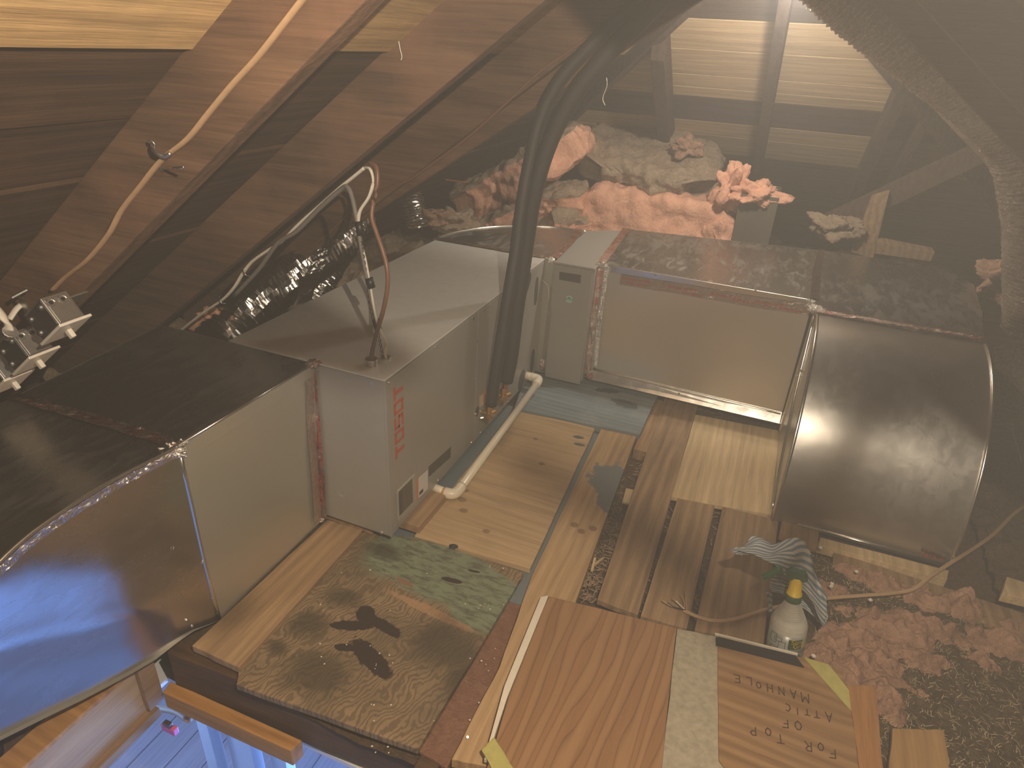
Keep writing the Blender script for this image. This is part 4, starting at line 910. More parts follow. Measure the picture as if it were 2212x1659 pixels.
o = thing('nail', 'bent nail sticking out of the near rafter below the clip', 'nail', tuple(p))
mesh('shank', *tubeg([p, q_], .0022, 8, 0), screw_m, o, smooth=True); mesh('head', *tubeg([p + V(0, -.001, 0), p + V(0, .001, 0)], .0055, 10, 0), zinc, o)
# cables along R2 and down to the unit
yA = .137
whA = [(388, 716), (440, 675), (480, 648), (505, 622), (525, 590), (545, 565), (580, 540), (610, 520), (650, 480), (690, 445), (735, 405), (760, 385), (788, 362)]
w1 = cable('white_cable', 'white cable clipped along the second rafter', [on(a_, b_, 1, yA) for a_, b_ in whA], .0062, cable_white, .6)
w2 = cable('white_cable', 'white cable looping from the second rafter down to the air handler top', [on(788, 362, 1, yA), on(800, 366, 1, .125), on(806, 392, 1, .12), on(797, 425, 1, .115), on(778, 455, 1, .11), on(774, 480, 1, .11), on(779, 520, 1, .11), on(790, 565, 1, .11), on(800, 620, 1, .11), on(808, 665, 1, .105), on(818, 705, 1, .10), on(835, 740, 1, .10), V(-.060, .10, .60), V(-.064, .108, .573)], .0052, cable_white, .7)
w3 = cable('grey_cable', 'dark grey cable along the second rafter dropping to the air handler', [on(505, 640, 1, yA - .004), on(560, 580, 1, yA - .004), on(600, 525, 1, yA - .004), on(640, 500, 1, yA - .004), on(690, 450, 1, yA - .004), on(735, 410, 1, yA - .006), on(750, 404, 1, .125), on(760, 425, 1, .12), on(768, 460, 1, .112), on(776, 510, 1, .108), on(785, 560, 1, .108), on(797, 620, 1, .108), on(810, 680, 1, .108), on(820, 715, 1, .105)], .0062, cable_grey)
w4 = cable('brown_cable', 'glossy brown cable bowing down to the round connector on the air handler', [on(800, 352, 1, .14), on(813, 362, 1, .13), on(815, 395, 1, .12), on(806, 440, 1, .11), on(803, 470, 1, .10), on(812, 500, 1, .10), on(826, 540, 1, .10), on(836, 580, 1, .09), on(837, 620, 1, .085), on(828, 670, 1, .08), on(815, 715, 1, .07), on(804, 760, 1, .062), V(-.078, .059, .578)], .0060, cable_brown)
w5 = cable('brown_wire', 'thin reddish wire running along the third rafter face', [on(a_, b_, 1, .776) for a_, b_ in ((548, 600), (570, 580), (640, 545), (700, 512), (760, 455), (820, 415), (880, 390), (916, 366), (1000, 305), (1080, 235), (1160, 160), (1230, 110), (1320, 45), (1390, -20))], .0045, cable_brown)
for k, (a_, b_) in enumerate(((478, 648), (531, 588))):
    p = on(a_, b_, 1, .13); o = thing('staple', ('lower' if k == 0 else 'upper') + ' cable staple on the second rafter', 'staple', tuple(p))
    tube('wire', [p + V(-.008, .006, .012), p + V(-.002, -.008, .006), p + V(.008, -.008, -.006), p + V(.012, .006, -.012)], .0016, screw_m, o, 6, 3)
for k, (a_, b_, c_, d_) in enumerate(((774, 478, 780, 508), (797, 600, 803, 622), (811, 690, 817, 712))):
    tag(mesh('electrical_tape', *tubeg([on(a_, b_, 1, .109), on(c_, d_, 1, .108)], .0105, 12, 0), black, loc=tuple(on(a_, b_, 1, .109)), smooth=True), ('upper', 'middle', 'lower')[k] + ' wrap of black tape around the hanging wires', 'tape')
# plastic chain
CH = thing('hanger_chain', 'thin black perforated hanger strap running down beside the wires', 'strap', (-.065, .10, .575))
pc = smoothpath([on(778, 512, 1, .105), on(788, 575, 1, .105), on(797, 640, 1, .105), on(806, 690, 1, .105), on(818, 725, 1, .104), on(824, 755, 1, .103), on(829, 778, 1, .10), V(-.062, .103, .577)], 9)
L_ = 0; last = pc[0]; link = None; base_l = []
for k in range(9): base_l.append(V(math.cos(k * math.pi / 4) * .0035, 0, math.sin(k * math.pi / 4) * .0058))
for i, p in enumerate(pc[1:]):
    if (p - last).length > .0105:
        if link is None:
            link = mesh('link', *tubeg([q + p for q in base_l], .0013, 5, 0), black, CH)
            l0 = p.copy()
        else:
            c_ = link.copy(); COL.objects.link(c_); c_.parent = CH; c_.location = p - l0
        last = p
# frayed cable on the floor
fr = [fp(1475, 1318, .006), fp(1510, 1333, .008), fp(1545, 1341, .008), fp(1590, 1337, .008), fp(1650, 1318, .008), fp(1720, 1303, .03), fp(1790, 1292, .035), fp(1870, 1286, .03), fp(1930, 1281, .03), fp(1975, 1272, .035), fp(2010, 1245, .04), fp(2060, 1212, .045), fp(2110, 1180, .045), fp(2150, 1150, .045), fp(2190, 1110, .04), fp(2240, 1075, .04)]
FC = tag(tube('frayed_cable', fr, .0062, cable_tan, None, 10, 6, flat=.6, up=(0, 0, 1)), 'old brown cable with a frayed end lying past the spray bottle', 'cable')
for k, (a_, b_, m_) in enumerate((((1470, 1285), (1478, 1300), cable_tan), ((1452, 1293), (1466, 1305), cable_tan), ((1460, 1298), (1470, 1308), cable_white), ((1430, 1297), (1452, 1310), cable_tan), ((1442, 1302), (1458, 1312), black), ((1480, 1278), (1482, 1300), cable_tan))):
    tube('frayed_strand', [fp(*a_, .02), fp(*b_, .016), fp(1478 + k, 1318, .008)], .0018, m_, FC, 6, 5)
tag(tube('white_wire', [fp(2155, 918, .02), fp(2185, 915, .03), fp(2190, 940, .02), fp(2207, 998, .01)], .003, cable_white), 'short curved white wire on the dark floor at the right edge', 'wire')
tag(tube('thread', [on(1310, 168, 1, 1.5), on(1311, 185, 1, 1.5), on(1302, 212, 1, 1.5), on(1307, 228, 1, 1.5)], .0012, cable_white), 'thin white thread hanging before the far boards', 'thread')
tag(tube('thread', [on(861, 88, 1, .14), on(864, 105, 1, .14), on(868, 122, 1, .14), on(866, 130, 1, .14)], .0012, cable_white), 'thin pale splinter thread hanging from the second rafter', 'thread')
tag(tube('orange_wire', [on(905, 383, 1, 2.2), on(940, 385, 1, 2.3), on(1000, 393, 1, 2.3), on(1060, 398, 1, 2.3)], .004, cable_orange), 'orange wire stretched in the dark behind the insulation', 'wire')
# ---------------------------------------------------------------- switch boxes on the near rafter
e1 = V(.796, 0, .605); nn = V(.605, 0, -.796); e2 = V(0, 1, 0)
def swbox(A, lab, k):
    o = thing('switch_box', lab, 'switch', tuple(A), 'switch boxes on the near rafter')
    def P_(a_, b_, c_): return A - e1 * a_ + e2 * b_ + nn * c_          # a down slope, b away, c out of the face
    def bx(nm, a0, a1, b0, b1, c0, c1, mat, bev=.001): return mesh(nm, *prism([P_(a0, b0, c0), P_(a1, b0, c0), P_(a1, b1, c0), P_(a0, b1, c0)], nn * (c1 - c0)), mat, o, bev=bev)
    bx('cover_plate', 0, .094, 0, .068, 0, .006, white_p, .002)
    bx('toggle', .035, .047, .028, .038, .006, .024, white_p, .002)
    bx('metal_box', .008, .086, .006, .060, -.060, -.001, zinc if k != 1 else zinc_dark, .002)
    bx('box_face', .010, .084, .0045, .006, -.056, -.004, zinc_dark)
    bx('top_face', .0065, .008, .010, .056, -.054, -.004, zinc)
    for (b_, c_) in ((.018, -.045), (.042, -.045)):
        v_, f_ = tubeg([P_(.0064, b_ + math.cos(t_) * .008, c_ + math.sin(t_) * .008) for t_ in [i * math.pi / 6 for i in range(13)]], .0009, 5, 0); mesh('knockout_ring', v_, f_, zinc, o)
        v_, f_ = prism([P_(.0062, b_ + math.cos(t_) * .004, c_ + math.sin(t_) * .004) for t_ in [i * math.pi / 5 for i in range(10)]], e1 * .001); mesh('knockout', v_, f_, black, o)
    for (a_, c_) in ((.020, -.046), (.072, -.044), (.074, -.014)):
        bm = bmesh.new(); bmesh.ops.create_uvsphere(bm, u_segments=10, v_segments=6, radius=.0075)
        vs = [P_(a_, .0045, c_) + q.co for q in bm.verts]; bm.verts.index_update(); fs = [tuple(x.index for x in q.verts) for q in bm.faces]; bm.free(); mesh('rivet', vs, fs, zinc_dark, o, smooth=True)
    bx('bracket', .02, .07, .06, .105, -.05, -.046, zinc, .001)
A0 = on(126, 701, 1, -.55)
swbox(A0, 'highest of three switch boxes at the left edge, shiny bracket top', 0)
swbox(on(60, 771, 1, -.55), 'middle of three switch boxes at the left edge', 1)
swbox(on(6, 820, 1, -.55), 'lowest of three switch boxes, cut by the left edge', 2)
cable('grey_cable', 'pale cable stub entering the middle switch box', [on(-10, 665, 1, -.55), on(10, 690, 1, -.55), on(22, 712, 1, -.545)], .0095, cable_white, .6)
cable('grey_cable', 'grey cable bending behind the highest switch box', [on(20, 690, 1, -.50), on(35, 668, 1, -.48), on(50, 655, 1, -.46)], .007, cable_white, .6)
p = on(22, 715, 1, -.55); tag(mesh('cable_clamp', *tubeg([p, p - e1 * .02 - V(0, 0, 0)], .014, 12, 0), zinc, loc=tuple(p), bev=.001), 'metal cable clamp above the middle switch box', 'clamp')
o = thing('nail_plate', 'small bent bracket with nail left of the highest switch box', 'bracket', tuple(on(48, 655, 1, -.45)))
p = on(50, 658, 1, -.47); mesh('plate', *prism([p + V(-.012, 0, .018), p + V(.012, 0, .008), p + V(.008, 0, -.02), p + V(-.004, 0, -.024)], (0, .003, 0)), zinc, o)
mesh('nail', *tubeg([p + V(-.014, -.01, .016), p + V(-.006, .02, .026)], .004, 8, 0), zinc_dark, o)
# ---------------------------------------------------------------- fiberglass
def batt(label, c, u, v_, w_, n=(44, 26, 10), amp=.02, seed=0, mats=None, rnd=.25, name='insulation_batt', cat='insulation', top=0):
    """soft slab: half vectors u, v, w; the +w side is the dusty one"""
    c, u, v_, w_ = map(Vector, (c, u, v_, w_)); mats = mats or [pink, dust]
    bm = bmesh.new(); vd = {}; 
    def key(i, j, k): return (i, j, k)
    def vert(i, j, k):
        q = vd.get((i, j, k))
        if q: return q
        a, b, d = (i / n[0] * 2 - 1, j / n[1] * 2 - 1, k / n[2] * 2 - 1)
        m_ = lambda x, o1, o2: x * (1 - rnd * .5 * (max(0, abs(o1) - .8) / .2) ** 2) * (1 - rnd * .5 * (max(0, abs(o2) - .8) / .2) ** 2)
        A, B, D = m_(a, b, d * .6), m_(b, a, d * .6), d * (1 - rnd * .6 * (max(0, max(abs(a), abs(b)) - .85) / .15) ** 2)
        p = c + u * A + v_ * B + w_ * D
        dirn = (u.normalized() * A * abs(a) ** 3 + v_.normalized() * B * abs(b) ** 3 + w_.normalized() * D * abs(d) ** 3)
        if dirn.length > 1e-4: dirn.normalize()
        nz = fb(p + Vector((seed * 3.1, 0, 0)), 6, 4) * amp * 1.6 + fb(p + Vector((0, seed, 0)), 22, 3) * amp * .7 - abs(noise.noise(p * 45)) * amp * .5
        q = bm.verts.new(p + dirn * nz); vd[(i, j, k)] = q; return q
    fs = []
    for (ax, N1, N2) in ((2, n[0], n[1]), (1, n[0], n[2]), (0, n[1], n[2])):
        for side in (0, 1):
            for a in range(N1):
                for b in range(N2):
                    q = [(a, b), (a+1, b), (a+1, b+1), (a, b+1)]
                    if ax == 2: vv = [vert(x, y, n[2] * side) for x, y in q]
                    elif ax == 1: vv = [vert(x, n[1] * side, y) for x, y in q]
                    else: vv = [vert(n[0] * side, x, y) for x, y in q]
                    f_ = bm.faces.new(vv); f_.material_index = 1 if (ax == 2 and side == 1) else top; f_.smooth = True
    bmesh.ops.recalc_face_normals(bm, faces=bm.faces)
    for q in bm.verts: q.co -= c
    me = bpy.data.meshes.new(name); bm.to_mesh(me); bm.free()
    for m_ in mats: me.materials.append(m_)
    o = bpy.data.objects.new(name, me); COL.objects.link(o); o.location = c
    return tag(o, label, cat)
batt('front pink insulation batt standing upright behind the duct', (.235, 2.46, .40), (.445, .0, -.01), (0, .02, .28), (0, .11, .02), seed=1, amp=.022, mats=[pink, pink])
batt('broad dusty topped insulation batt lying over the pink batts', (.10, 2.75, .80), (.44, -.03, -.03), (-.03, .30, .085), (0, -.03, .07), seed=2, amp=.03, rnd=.8, top=1)
batt('pink batt folded at the right end of the pile', (.60, 2.42, .36), (.10, -.04, .06), (-.03, .02, .20), (.05, .09, .0), seed=3, amp=.02, mats=[pink, pink])
batt('long pink batt leaning up to the left rafters', (-.60, 2.46, .68), (.36, .0, .235), (0, .20, .02), (-.05, -.02, .085), seed=4, amp=.026, rnd=.6)
batt('dusty batt end lying left of the pink batts', (-.43, 2.44, .56), (.26, -.02, .02), (.0, .16, .02), (-.01, -.02, .075), seed=5, amp=.024, rnd=.6)
batt('lower pink batt peeping out under the dusty one', (-.36, 2.40, .40), (.24, .0, .03), (.0, .14, .0), (0, 0, .07), seed=6, amp=.024, rnd=.7)
batt('small dusty roll between the batts', (-.24, 2.30, .44), (.07, .02, .0), (.0, .10, .0), (0, 0, .10), n=(20, 16, 12), seed=7, amp=.02, rnd=1)
batt('pink batt leaning lowest at the left end of the pile', (-.78, 2.35, .36), (.26, .02, .14), (0, .14, .02), (-.03, -.03, .05), seed=8, amp=.03, rnd=.8)
def tuft(lab, c, r, seed, mat, sub=5, amp=1.0):
    bm = bmesh.new(); bmesh.ops.create_icosphere(bm, subdivisions=sub, radius=1)
    for q in bm.verts:
        d = q.co.copy(); n1 = noise.noise(d * 1.7 + Vector((seed, 0, 0))); n2 = abs(noise.noise(d * 4 + Vector((0, seed, 0)))); n3 = noise.noise(d * 12); n4 = noise.noise(d * 30)
        s_ = .8 + amp * (.75 * n1 + .16 * n2 + .10 * n3 + .07 * n4)
        q.co = Vector((d.x * r[0], d.y * r[1], d.z * r[2])) * s_
    me = bpy.data.meshes.new('insulation_tuft'); bm.to_mesh(me); bm.free(); me.materials.append(mat); me.shade_smooth()
    o = bpy.data.objects.new('insulation_tuft', me); COL.objects.link(o); o.location = c
    return tag(o, lab, 'insulation')
tuft('upright pink tuft at the right top of the pile', on(1578, 405, 1, 2.40), (.095, .08, .13), 6, pink)
tuft('pink tuft hanging over to the right of the pile', on(1630, 420, 1, 2.38), (.15, .09, .075), 8, pink)
tuft('dusty tan tuft at the left foot of the pile', on(985, 480, 1, 2.0), (.13, .12, .07), 12, dust)
tuft('small pink tuft on the right top corner of the dusty batt', on(1480, 318, 1, 2.62), (.09, .05, .06), 15, pink_dirty)
tuft('tan tuft beside the small far flex duct', on(940, 470, 1, 1.9), (.10, .08, .05), 17, pink_dirty)
tuft('orange fiberglass scrap behind the near flex duct', on(465, 700, 1, .36), (.08, .05, .06), 19, pink)
tuft('dim pink tuft on the dark floor at the far right', on(2185, 600, 1, 2.0), (.14, .1, .09), 21, pink_dirty)
tuft('grey tuft under the far right brace', on(1800, 490, 1, 2.5), (.13, .1, .08), 25, dust)
o = tag(mesh('dark_box', *boxg(.672, .86, 2.33, 2.7, .0, .745), plain('dark_grey_box_face', (.10, .085, .065), .8, 0, .25, 12), loc=(.77, 2.5, 0), bev=.004), 'dark upright box standing right of the pink insulation', 'box')
def slab(name, lab, px, y, d, mat, cat='board'):
    q = [on(a, b, 1, y) for a, b in px]
    return tag(mesh(name, *prism(q, (0, d, 0)), mat, loc=tuple(q[0]), bev=.003), lab, cat)
slab('brace', 'diagonal brace rising to the right behind the corner duct', [(1745, 482), (2150, 290), (2160, 335), (1790, 512)], 2.55, .04, raft_dark)
slab('upright_board', 'pale upright board end in the far right shadows', [(1884, 424), (1922, 412), (1886, 560), (1838, 545)], 2.5, .04, plank_weath)
slab('flat_board', 'pale board lying flat beside the far right upright', [(1895, 520), (2020, 545), (2010, 565), (1890, 548)], 2.45, .1, plank_weath)
board('joist', 'wide dark joist across the far right floor', [(2105, 640), (2300, 660), (2300, 760), (2132, 742)], raft_mid, .05, .03, cat='joist')
board('joist', 'reddish dark joist at the right edge behind the curved duct', [(2132, 880), (2300, 905), (2300, 1020), (2128, 960)], raft_wood, .05, .01, cat='joist')
board('joist', 'tan joist on the left running behind the air handler', [(700, 652), (930, 487), (945, 497), (760, 640)], plank_tan, .08, .12, cat='joist')
# fluffy ground: brown loose fill and tan dust
def hf(x0, x1, y0, y1, nx, ny, fz):
    return grid(nx, ny, lambda u, v: V(x0 + (x1 - x0) * u, y0 + (y1 - y0) * v, fz(x0 + (x1 - x0) * u, y0 + (y1 - y0) * v)))
def lz(x, y):
    e = min(1, max(0, (x - 1.13) / .08)) * min(1, max(0, (.60 - y) / .08))
    lump = abs(noise.noise(Vector((x * 26, y * 26, 1)))) * .022 + abs(noise.noise(Vector((x * 60, y * 60, 4)))) * .010 + fb((x, y, 2), 5, 3) * .02
    return -.05 + e * (.028 + lump)
tag(mesh('loose_insulation', *hf(1.13, 3.0, -1.4, .62, 300, 300, lz), loose, loc=(2, -.4, -.05), smooth=True), 'loose brown blown insulation covering the floor at the lower right', 'insulation', kind='stuff')
tag(mesh('loose_insulation', *hf(1.72, 3.1, .62, 3.6, 110, 170, lambda x, y: -.03 + abs(fb((x, y, 5), 7, 5)) * .07 + .02), loose, loc=(2.3, 2, -.05), smooth=True), 'dim loose insulation on the floor beyond the curved duct', 'insulation', kind='stuff')
tag(mesh('dusty_insulation', *hf(-1.6, -.56, .1, 3.4, 150, 260, lambda x, y: .02 + abs(fb((x, y, 7), 5, 5)) * .10 + max(0, -x - .9) * .15), dust, loc=(-1, 1.7, 0), smooth=True), 'tan dusty insulation between the left joists behind the air handler', 'insulation', kind='stuff')
tag(mesh('dusty_insulation', *hf(-.56, 1.9, 2.2, 4.0, 150, 110, lambda x, y: .10 + abs(fb((x, y, 9), 5, 5)) * .16), fiber('dark_dusty_fill', (.06, .04, .03), (.16, .11, .075), 22, 1.0), loc=(.6, 3, 0), smooth=True), 'dark dusty insulation behind the duct run under the far slope', 'insulation', kind='stuff')
VS, FS = [], []
for (px, py, rx, ry, h, sd) in ((1800, 1262, .07, .035, .035, 1), (1850, 1228, .07, .05, .05, 2), (1905, 1248, .09, .05, .05, 3), (1960, 1262, .07, .04, .03, 4), (2010, 1290, .10, .05, .05, 5), (2085, 1300, .07, .06, .09, 6),
        (1850, 1360, .10, .07, .05, 7), (1930, 1345, .14, .07, .06, 8), (2000, 1345, .12, .06, .06, 9), (1880, 1420, .13, .07, .05, 10), (1960, 1400, .12, .06, .05, 11), (1770, 1400, .05, .05, .05, 12), (1800, 1370, .06, .05, .05, 22),
        (2165, 1375, .10, .06, .06, 13), (2200, 1345, .08, .05, .05, 14), (1905, 1480, .07, .05, .06, 15), (1930, 1520, .045, .05, .05, 16), (1985, 1480, .04, .02, .02, 17), (1840, 1440, .06, .06, .05, 18), (2130, 1410, .06, .04, .03, 19), (1740, 1440, .03, .03, .03, 20), (1830, 1300, .07, .03, .02, 21)):
    c = fp(px, py, .01); N = 30; k0 = len(VS)
    for i in range(N + 1):
        rr = i / N
        for j in range(48):
            g = 2 * math.pi * j / 48; e = 1 + .35 * noise.noise(Vector((math.cos(g) * 1.6, math.sin(g) * 1.6, sd))) + .12 * noise.noise(Vector((math.cos(g) * 6, math.sin(g) * 6, sd)))
            x_, y_ = c.x + math.cos(g) * rx * rr * e, c.y + math.sin(g) * ry * rr * e
            rid = 1 - abs(noise.noise(Vector((x_ * 16, y_ * 16, sd * 3)))) * 2
            z_ = lz(x_, y_) - .012 + h * (1 - rr ** 2.2) * (.45 + .45 * rid + .25 * noise.noise(Vector((x_ * 40, y_ * 40, sd)))) + .004 * noise.noise(Vector((x_ * 110, y_ * 110, 0)))
            VS.append(V(x_, y_, z_))
    for i in range(N):
        for j in range(48): FS.append((k0 + i*48+j, k0 + i*48+(j+1) % 48, k0 + (i+1)*48+(j+1) % 48, k0 + (i+1)*48+j))
tag(mesh('pink_insulation', VS, FS, pink_dirty, loc=(1.6, .2, 0), smooth=True), 'torn dirty pink fiberglass strewn on the floor right of the bottle', 'insulation', kind='stuff')
def strands(n, area, L_, wd, mat, lab, zf, name='loose_fibers'):
    v, f = [], []
    for _ in range(n):
        x, y = area(); z = zf(x, y); a = random.uniform(0, 6.28); e = random.uniform(-.2, .8); l = L_ * random.uniform(.4, 1.3)
        d1 = V(math.cos(a), math.sin(a), e).normalized() * l; a += random.uniform(-1, 1); d2 = V(math.cos(a), math.sin(a), e - .6).normalized() * l
        s_ = V(-math.sin(a), math.cos(a), 0) * wd; p = V(x, y, z); k = len(v)
        v += [p - s_, p + s_, p + d1 + s_, p + d1 - s_, p + d1 + d2]; f += [(k, k+1, k+2, k+3), (k+3, k+2, k+4)]
    return tag(mesh(name, v, f, mat), lab, 'insulation', kind='stuff')
def A_(): return random.uniform(1.2, 2.3), random.uniform(-.5, .6)
strands(9000, A_, .010, .0009, plain('fiber_tan', (.38, .29, .17), .9), 'fine tan fibers over the loose insulation on the right', lambda x, y: lz(x, y) + .001)
strands(5000, A_, .012, .0009, plain('fiber_dark', (.10, .07, .04), .9), 'fine dark fibers over the loose insulation on the right', lambda x, y: lz(x, y) + .001)
for k in range(6):
    px, py = ((1797, 1262), (1795, 1268), (1757, 1418), (1772, 1184), (1850, 1236), (1880, 1297))[k]
    p = fp(px, py, .035); a = random.random() * 3
    tag(mesh('foam_chip', *prism([p + V(math.cos(a + j * 1.57), math.sin(a + j * 1.57), 0) * .006 for j in range(4)], (0, 0, .004)), white_p, loc=tuple(p)), ('white foam chip right of the rag, upper of a close pair', 'white foam chip right of the rag, lower of a close pair', 'white foam chip between the hatch cover and the bottle foot', 'white foam chip beside the sill strip above the rag', 'white foam chip by the brown cable on pink fiberglass', 'white foam chip below the brown cable on pink fiberglass')[k], 'debris', 'white foam chips')
tag(speckles('dark_chip', None, [fp(981, 1180, .004)], .012, black), 'small black chip on the near edge of the big plywood sheet', 'debris')
tag(mesh('nail', *tubeg([fp(1010, 1592, 0), fp(1010, 1592, .012)], .003, 8, 0), zinc, loc=tuple(fp(1010, 1592, 0))), 'nail head sticking up at the near end of the long plank', 'nail')
# ---------------------------------------------------------------- spray bottle and rag
B0, T0 = fp(1694, 1404, .0), on(1722, 1247, 1, .13)
BT = thing('spray_bottle', 'half full translucent spray bottle with a yellow and green neck', 'bottle', tuple(B0))
H_ = (T0 - B0).length; ax = (T0 - B0).normalized()
s1 = ax.cross(V(0, 1, 0)).normalized(); s2 = ax.cross(s1)
def rev(nm, prof, mat, n=36, smooth=True):
    vs = [B0 + ax * (h * H_) + (s1 * math.cos(2*math.pi*j/n) + s2 * math.sin(2*math.pi*j/n)) * r for h, r in prof for j in range(n)]
    fs = [(i*n+j, i*n+(j+1) % n, (i+1)*n+(j+1) % n, (i+1)*n+j) for i in range(len(prof)-1) for j in range(n)] + [tuple(range(n))[::-1], tuple(range((len(prof)-1)*n, len(prof)*n))]
    return mesh(nm, vs, fs, mat, BT, smooth=smooth)
bm_ = NT('translucent_bottle_plastic'); bm_.b.inputs['Transmission Weight'].default_value = .25; bm_.b.inputs['IOR'].default_value = 1.3; bplast = bm_.out((.62, .60, .53), .35)
liq = plain('liquid_filled_plastic', (.25, .265, .24), .3)
rev('body', [(0, .040), (.01, .0445), (.05, .0455), (.34, .0455)], liq)
rib = [(.34, .0455), (.40, .0450), (.45, .042), (.49, .037)]
h, r = .49, .036
while h < .685: rib += [(h, r), (h + .009, r - .0002), (h + .011, r - .0026)]; h += .022; r -= .0022
rib += [(.70, .0165)]
rev('shoulder', rib, bplast, smooth=False)
rev('collar', [(.695, .0185), (.70, .0195), (.775, .0190), (.78, .0175)], plain('dark_green_plastic', (.03, .10, .045), .4))
rev('neck_cap', [(.78, .0190), (.795, .0190), (.80, .0165), (.98, .0140), (1.0, .012)], plain('yellow_plastic', (.80, .58, .02), .4))
def cyl(t, h, r=.0462): # around, height
    return B0 + ax * (h * H_) + (s1 * math.cos(t) + s2 * math.sin(t)) * r
cd_ = (CP - B0); tt = math.atan2(cd_.dot(s2), cd_.dot(s1)); sg = 1 if (cyl(tt + .3, .2) - cyl(tt, .2)).dot(V(1, 0, 0)) > 0 else -1
def lab_patch(nm, t0, t1, h0, h1, mat, r=.0462):
    v, f = grid(10, 2, lambda u, w_: cyl(tt + sg * (t0 + (t1 - t0) * u), h0 + (h1 - h0) * w_, r)); return mesh(nm, v, f, mat, BT)
lab_patch('label', .15, .95, .18, .31, plain('label_green', (.02, .05, .02), .5))
lab_patch('label', .45, .95, .02, .09, bpy.data.materials['label_green'])
def cyl_text(tx, t0, h0, size, mat):
    o = lettering(tx, V(0, 0, 0), V(1, 0, 0), V(0, 0, 1), size, BT, mat)
    b = wloc(BT)
    for q in o.data.vertices:
        w_ = q.co + b; q.co = cyl(tt + sg * (t0 + w_.x / .0465), h0 + w_.z / H_, .0467) - b
cyl_text('Simple', .28, .255, .019, bpy.data.materials['yellow_plastic']); cyl_text('Green', .40, .20, .019, bpy.data.materials['yellow_plastic']); cyl_text('Vinegar', .20, .135, .019, plain('label_dark', (.02, .03, .02), .6))
for k in range(4): lab_patch('label_line', .4, .95, .11 - k * .012, .115 - k * .012, bpy.data.materials['label_dark'])
mk = [(-.9, .20, -.5, .32), (-.35, .14, .0, .26), (-.8, .04, -.4, .16), (-.3, .02, -.1, .10), (-.6, .24, -.2, .30)]
for (a0, h0, a1, h1) in mk:
    pts = [cyl(tt + sg * x, y, .0464) for x, y in ((a0, h0), (a1, h0 + .01), (a1, h1), (a0, h1 - .01), (a0, h0))]
    for a_, b_ in zip(pts, pts[1:]): mesh('pen_mark', *tubeg([a_, a_.lerp(b_, .5) + (a_.lerp(b_, .5) - (B0 + ax * ax.dot(a_ - B0))).normalized() * .001, b_], .0006, 4, 0), ink, BT)
green = bpy.data.materials['dark_green_plastic']
hd = T0 + V(-.005, .0, .012)
mesh('spray_head', *prism([hd + V(-.06, -.010, .008), hd + V(.02, -.010, .008), hd + V(.03, -.010, -.006), hd + V(.014, -.010, -.02), hd + V(-.012, -.010, -.02), hd + V(-.055, -.010, -.006)], (0, .022, 0)), green, BT, bev=.003)
tg0, tg1 = on(1686, 1226, 1, .10), on(1648, 1247, 1, .09)
mesh('trigger', *tubeg([tg0, tg0.lerp(tg1, .4) + V(0, 0, -.004), tg1], .0075, 10, 4), plain('bright_green_plastic', (.03, .16, .06), .4), BT, smooth=True)
# striped rag: two folds of one cloth
sm = NT('striped_blue_cloth'); uv = sm.new('ShaderNodeUVMap'); sp_ = sm.new('ShaderNodeSeparateXYZ'); sm.L(uv.outputs[0], sp_.inputs[0])
wv = sm.math('SINE', sm.math('MULTIPLY', sp_.outputs[1], 1.0)); stp = sm.ramp(sm.math('ADD', sm.math('MULTIPLY', wv, .5), .5), [(.35, (.50, .50, .47)), (.62, (.15, .21, .27))])
sm.bump(sm.noise(sm.co((1, 1, 1)), 400, 2), .3, .002); clothm = sm.out(stp, .9)
def cloth(nm, rows, lab_, nu, nv, amp, seed, kx, ky, par=None):
    G = []
    for r_ in rows:
        G.append(smoothpath([on(a, b, 1, y) for a, b, y in r_], 8))
    m_ = len(G[0]); cols = [smoothpath([G[i][j] for i in range(len(G))], 8) for j in range(m_)]
    mm = len(cols[0]); vs = []; uvs = []
    for i in range(mm):
        for j in range(m_):
            p = cols[j][i].copy()
            w_ = noise.noise(Vector((j * .16 + seed, i * .10, seed))) * amp + noise.noise(Vector((j * .4, i * .3 + seed, 1))) * amp * .4
            p += V(.2, -.8, .5) * w_
            vs.append(p); uvs.append((j / (m_-1), (kx * j / (m_-1) + ky * i / (mm-1)) + 2.5 * noise.noise(Vector((j * .07, i * .09, seed)))))
    fs = [(i*m_+j, i*m_+j+1, (i+1)*m_+j+1, (i+1)*m_+j) for i in range(mm-1) for j in range(m_-1)]
    o = mesh(nm, vs, fs, clothm, par, loc=None if par else tuple(vs[0]), smooth=True)
    ul = o.data.uv_layers.new(name='UVMap')
    for lp in o.data.loops: ul.data[lp.index].uv = uvs[lp.vertex_index]
    md = o.modifiers.new('thick', 'SOLIDIFY'); md.thickness = .0012
    return o
RG = thing('rag', 'blue and white striped rag draped over the spray bottle', 'rag', tuple(T0))
cloth('top_fold', [[(1622, 1157, .20), (1645, 1163, .19), (1672, 1176, .19), (1702, 1164, .21), (1733, 1166, .21), (1750, 1195, .20), (1762, 1240, .19), (1786, 1290, .18)],
       [(1606, 1180, .17), (1636, 1172, .16), (1666, 1190, .15), (1700, 1190, .17), (1728, 1205, .17), (1746, 1235, .17), (1764, 1275, .16), (1787, 1315, .16)],
       [(1586, 1184, .14), (1626, 1186, .13), (1656, 1200, .12), (1684, 1206, .13), (1708, 1226, .14), (1732, 1250, .14), (1758, 1290, .14), (1785, 1335, .15)],
       [(1578, 1187, .13), (1626, 1197, .11), (1652, 1210, .10), (1676, 1222, .10), (1700, 1246, .12), (1728, 1268, .13), (1754, 1300, .14), (1776, 1352, .16)]], '', 8, 4, .010, 2, 70, 42, RG)
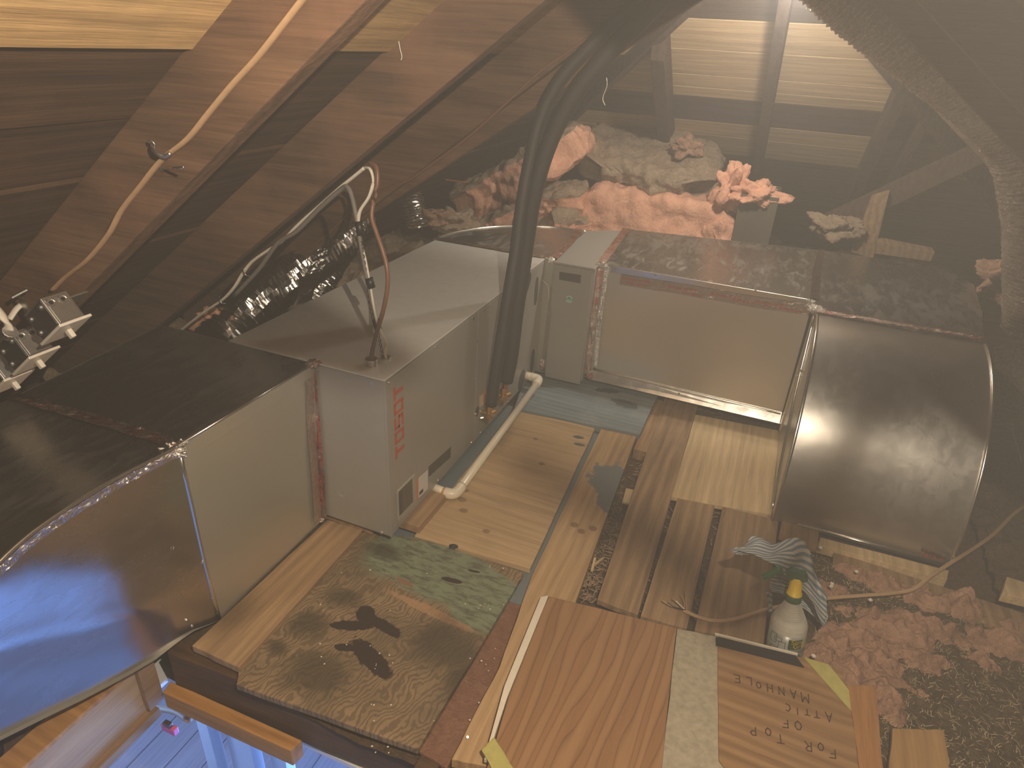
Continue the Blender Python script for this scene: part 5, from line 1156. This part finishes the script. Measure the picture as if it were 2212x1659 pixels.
cloth('tail', [[(1578, 1186, .135), (1592, 1182, .135), (1610, 1183, .135), (1630, 1186, .135)], [(1582, 1192, .13), (1596, 1193, .13), (1612, 1194, .13), (1630, 1198, .13)], [(1590, 1198, .13), (1600, 1199, .13), (1615, 1199, .13), (1632, 1202, .13)]], '', 8, 4, .003, 7, 18, 20, RG)
cloth('back_fold', [[(1690, 1216, .16), (1706, 1228, .17), (1726, 1244, .18), (1748, 1266, .18), (1772, 1290, .18), (1787, 1312, .18)],
       [(1672, 1240, .17), (1694, 1246, .19), (1720, 1260, .20), (1746, 1282, .20), (1770, 1302, .20), (1788, 1324, .19)],
       [(1664, 1262, .17), (1686, 1268, .20), (1716, 1280, .21), (1744, 1300, .21), (1766, 1318, .20), (1786, 1338, .19)],
       [(1665, 1278, .17), (1688, 1282, .19), (1714, 1300, .20), (1742, 1318, .20), (1762, 1336, .20), (1777, 1354, .19)]], '', 6, 4, .010, 11, 10, 62, RG)
cloth('side_fold', [[(1654, 1272, .15), (1662, 1278, .16), (1668, 1284, .17)], [(1657, 1290, .15), (1662, 1294, .16), (1668, 1300, .17)], [(1660, 1308, .15), (1664, 1312, .155), (1669, 1318, .16)], [(1661, 1324, .15), (1665, 1322, .15), (1669, 1330, .155)]], '', 3, 4, .003, 13, 4, 26, RG)
# added out-of-view plate and thin bars, shaped to shadow the unit top and floor
def castp(x, y, z, zc):
    S_ = V(x, y, z); return S_ + (LP - S_) * ((zc - z) / (LP.z - z))
caster = thing('shadow_caster', 'added plate and twin bars above the frame, casting shadow on the air handler and floor', 'shadow caster', (.65, -1.05, 1.53))
zc = 1.53
pl = [castp(-.60, .41, .57, zc), castp(-.012, .163, .57, zc), castp(.05, .137, .57, zc), castp(.03, .0, .57, zc), castp(-.012, -.04, .57, zc), castp(-.60, -.06, .57, zc)]
mesh('plate', *prism(pl, (0, 0, .003)), black, caster)
for k, dy in enumerate((0, -.095)):
    tube('shadow_bar', [castp(.16, .67 + dy, 0, zc), castp(.30, .61 + dy, 0, zc), castp(.55, .525 + dy * 1.1, 0, zc), castp(.80, .41 + dy * 1.2, 0, zc), castp(1.05, .29 + dy * 1.2, 0, zc), castp(1.3, .20 + dy, 0, zc) + V(.0, .02, .04)], .0024, black, caster, 8, 5)
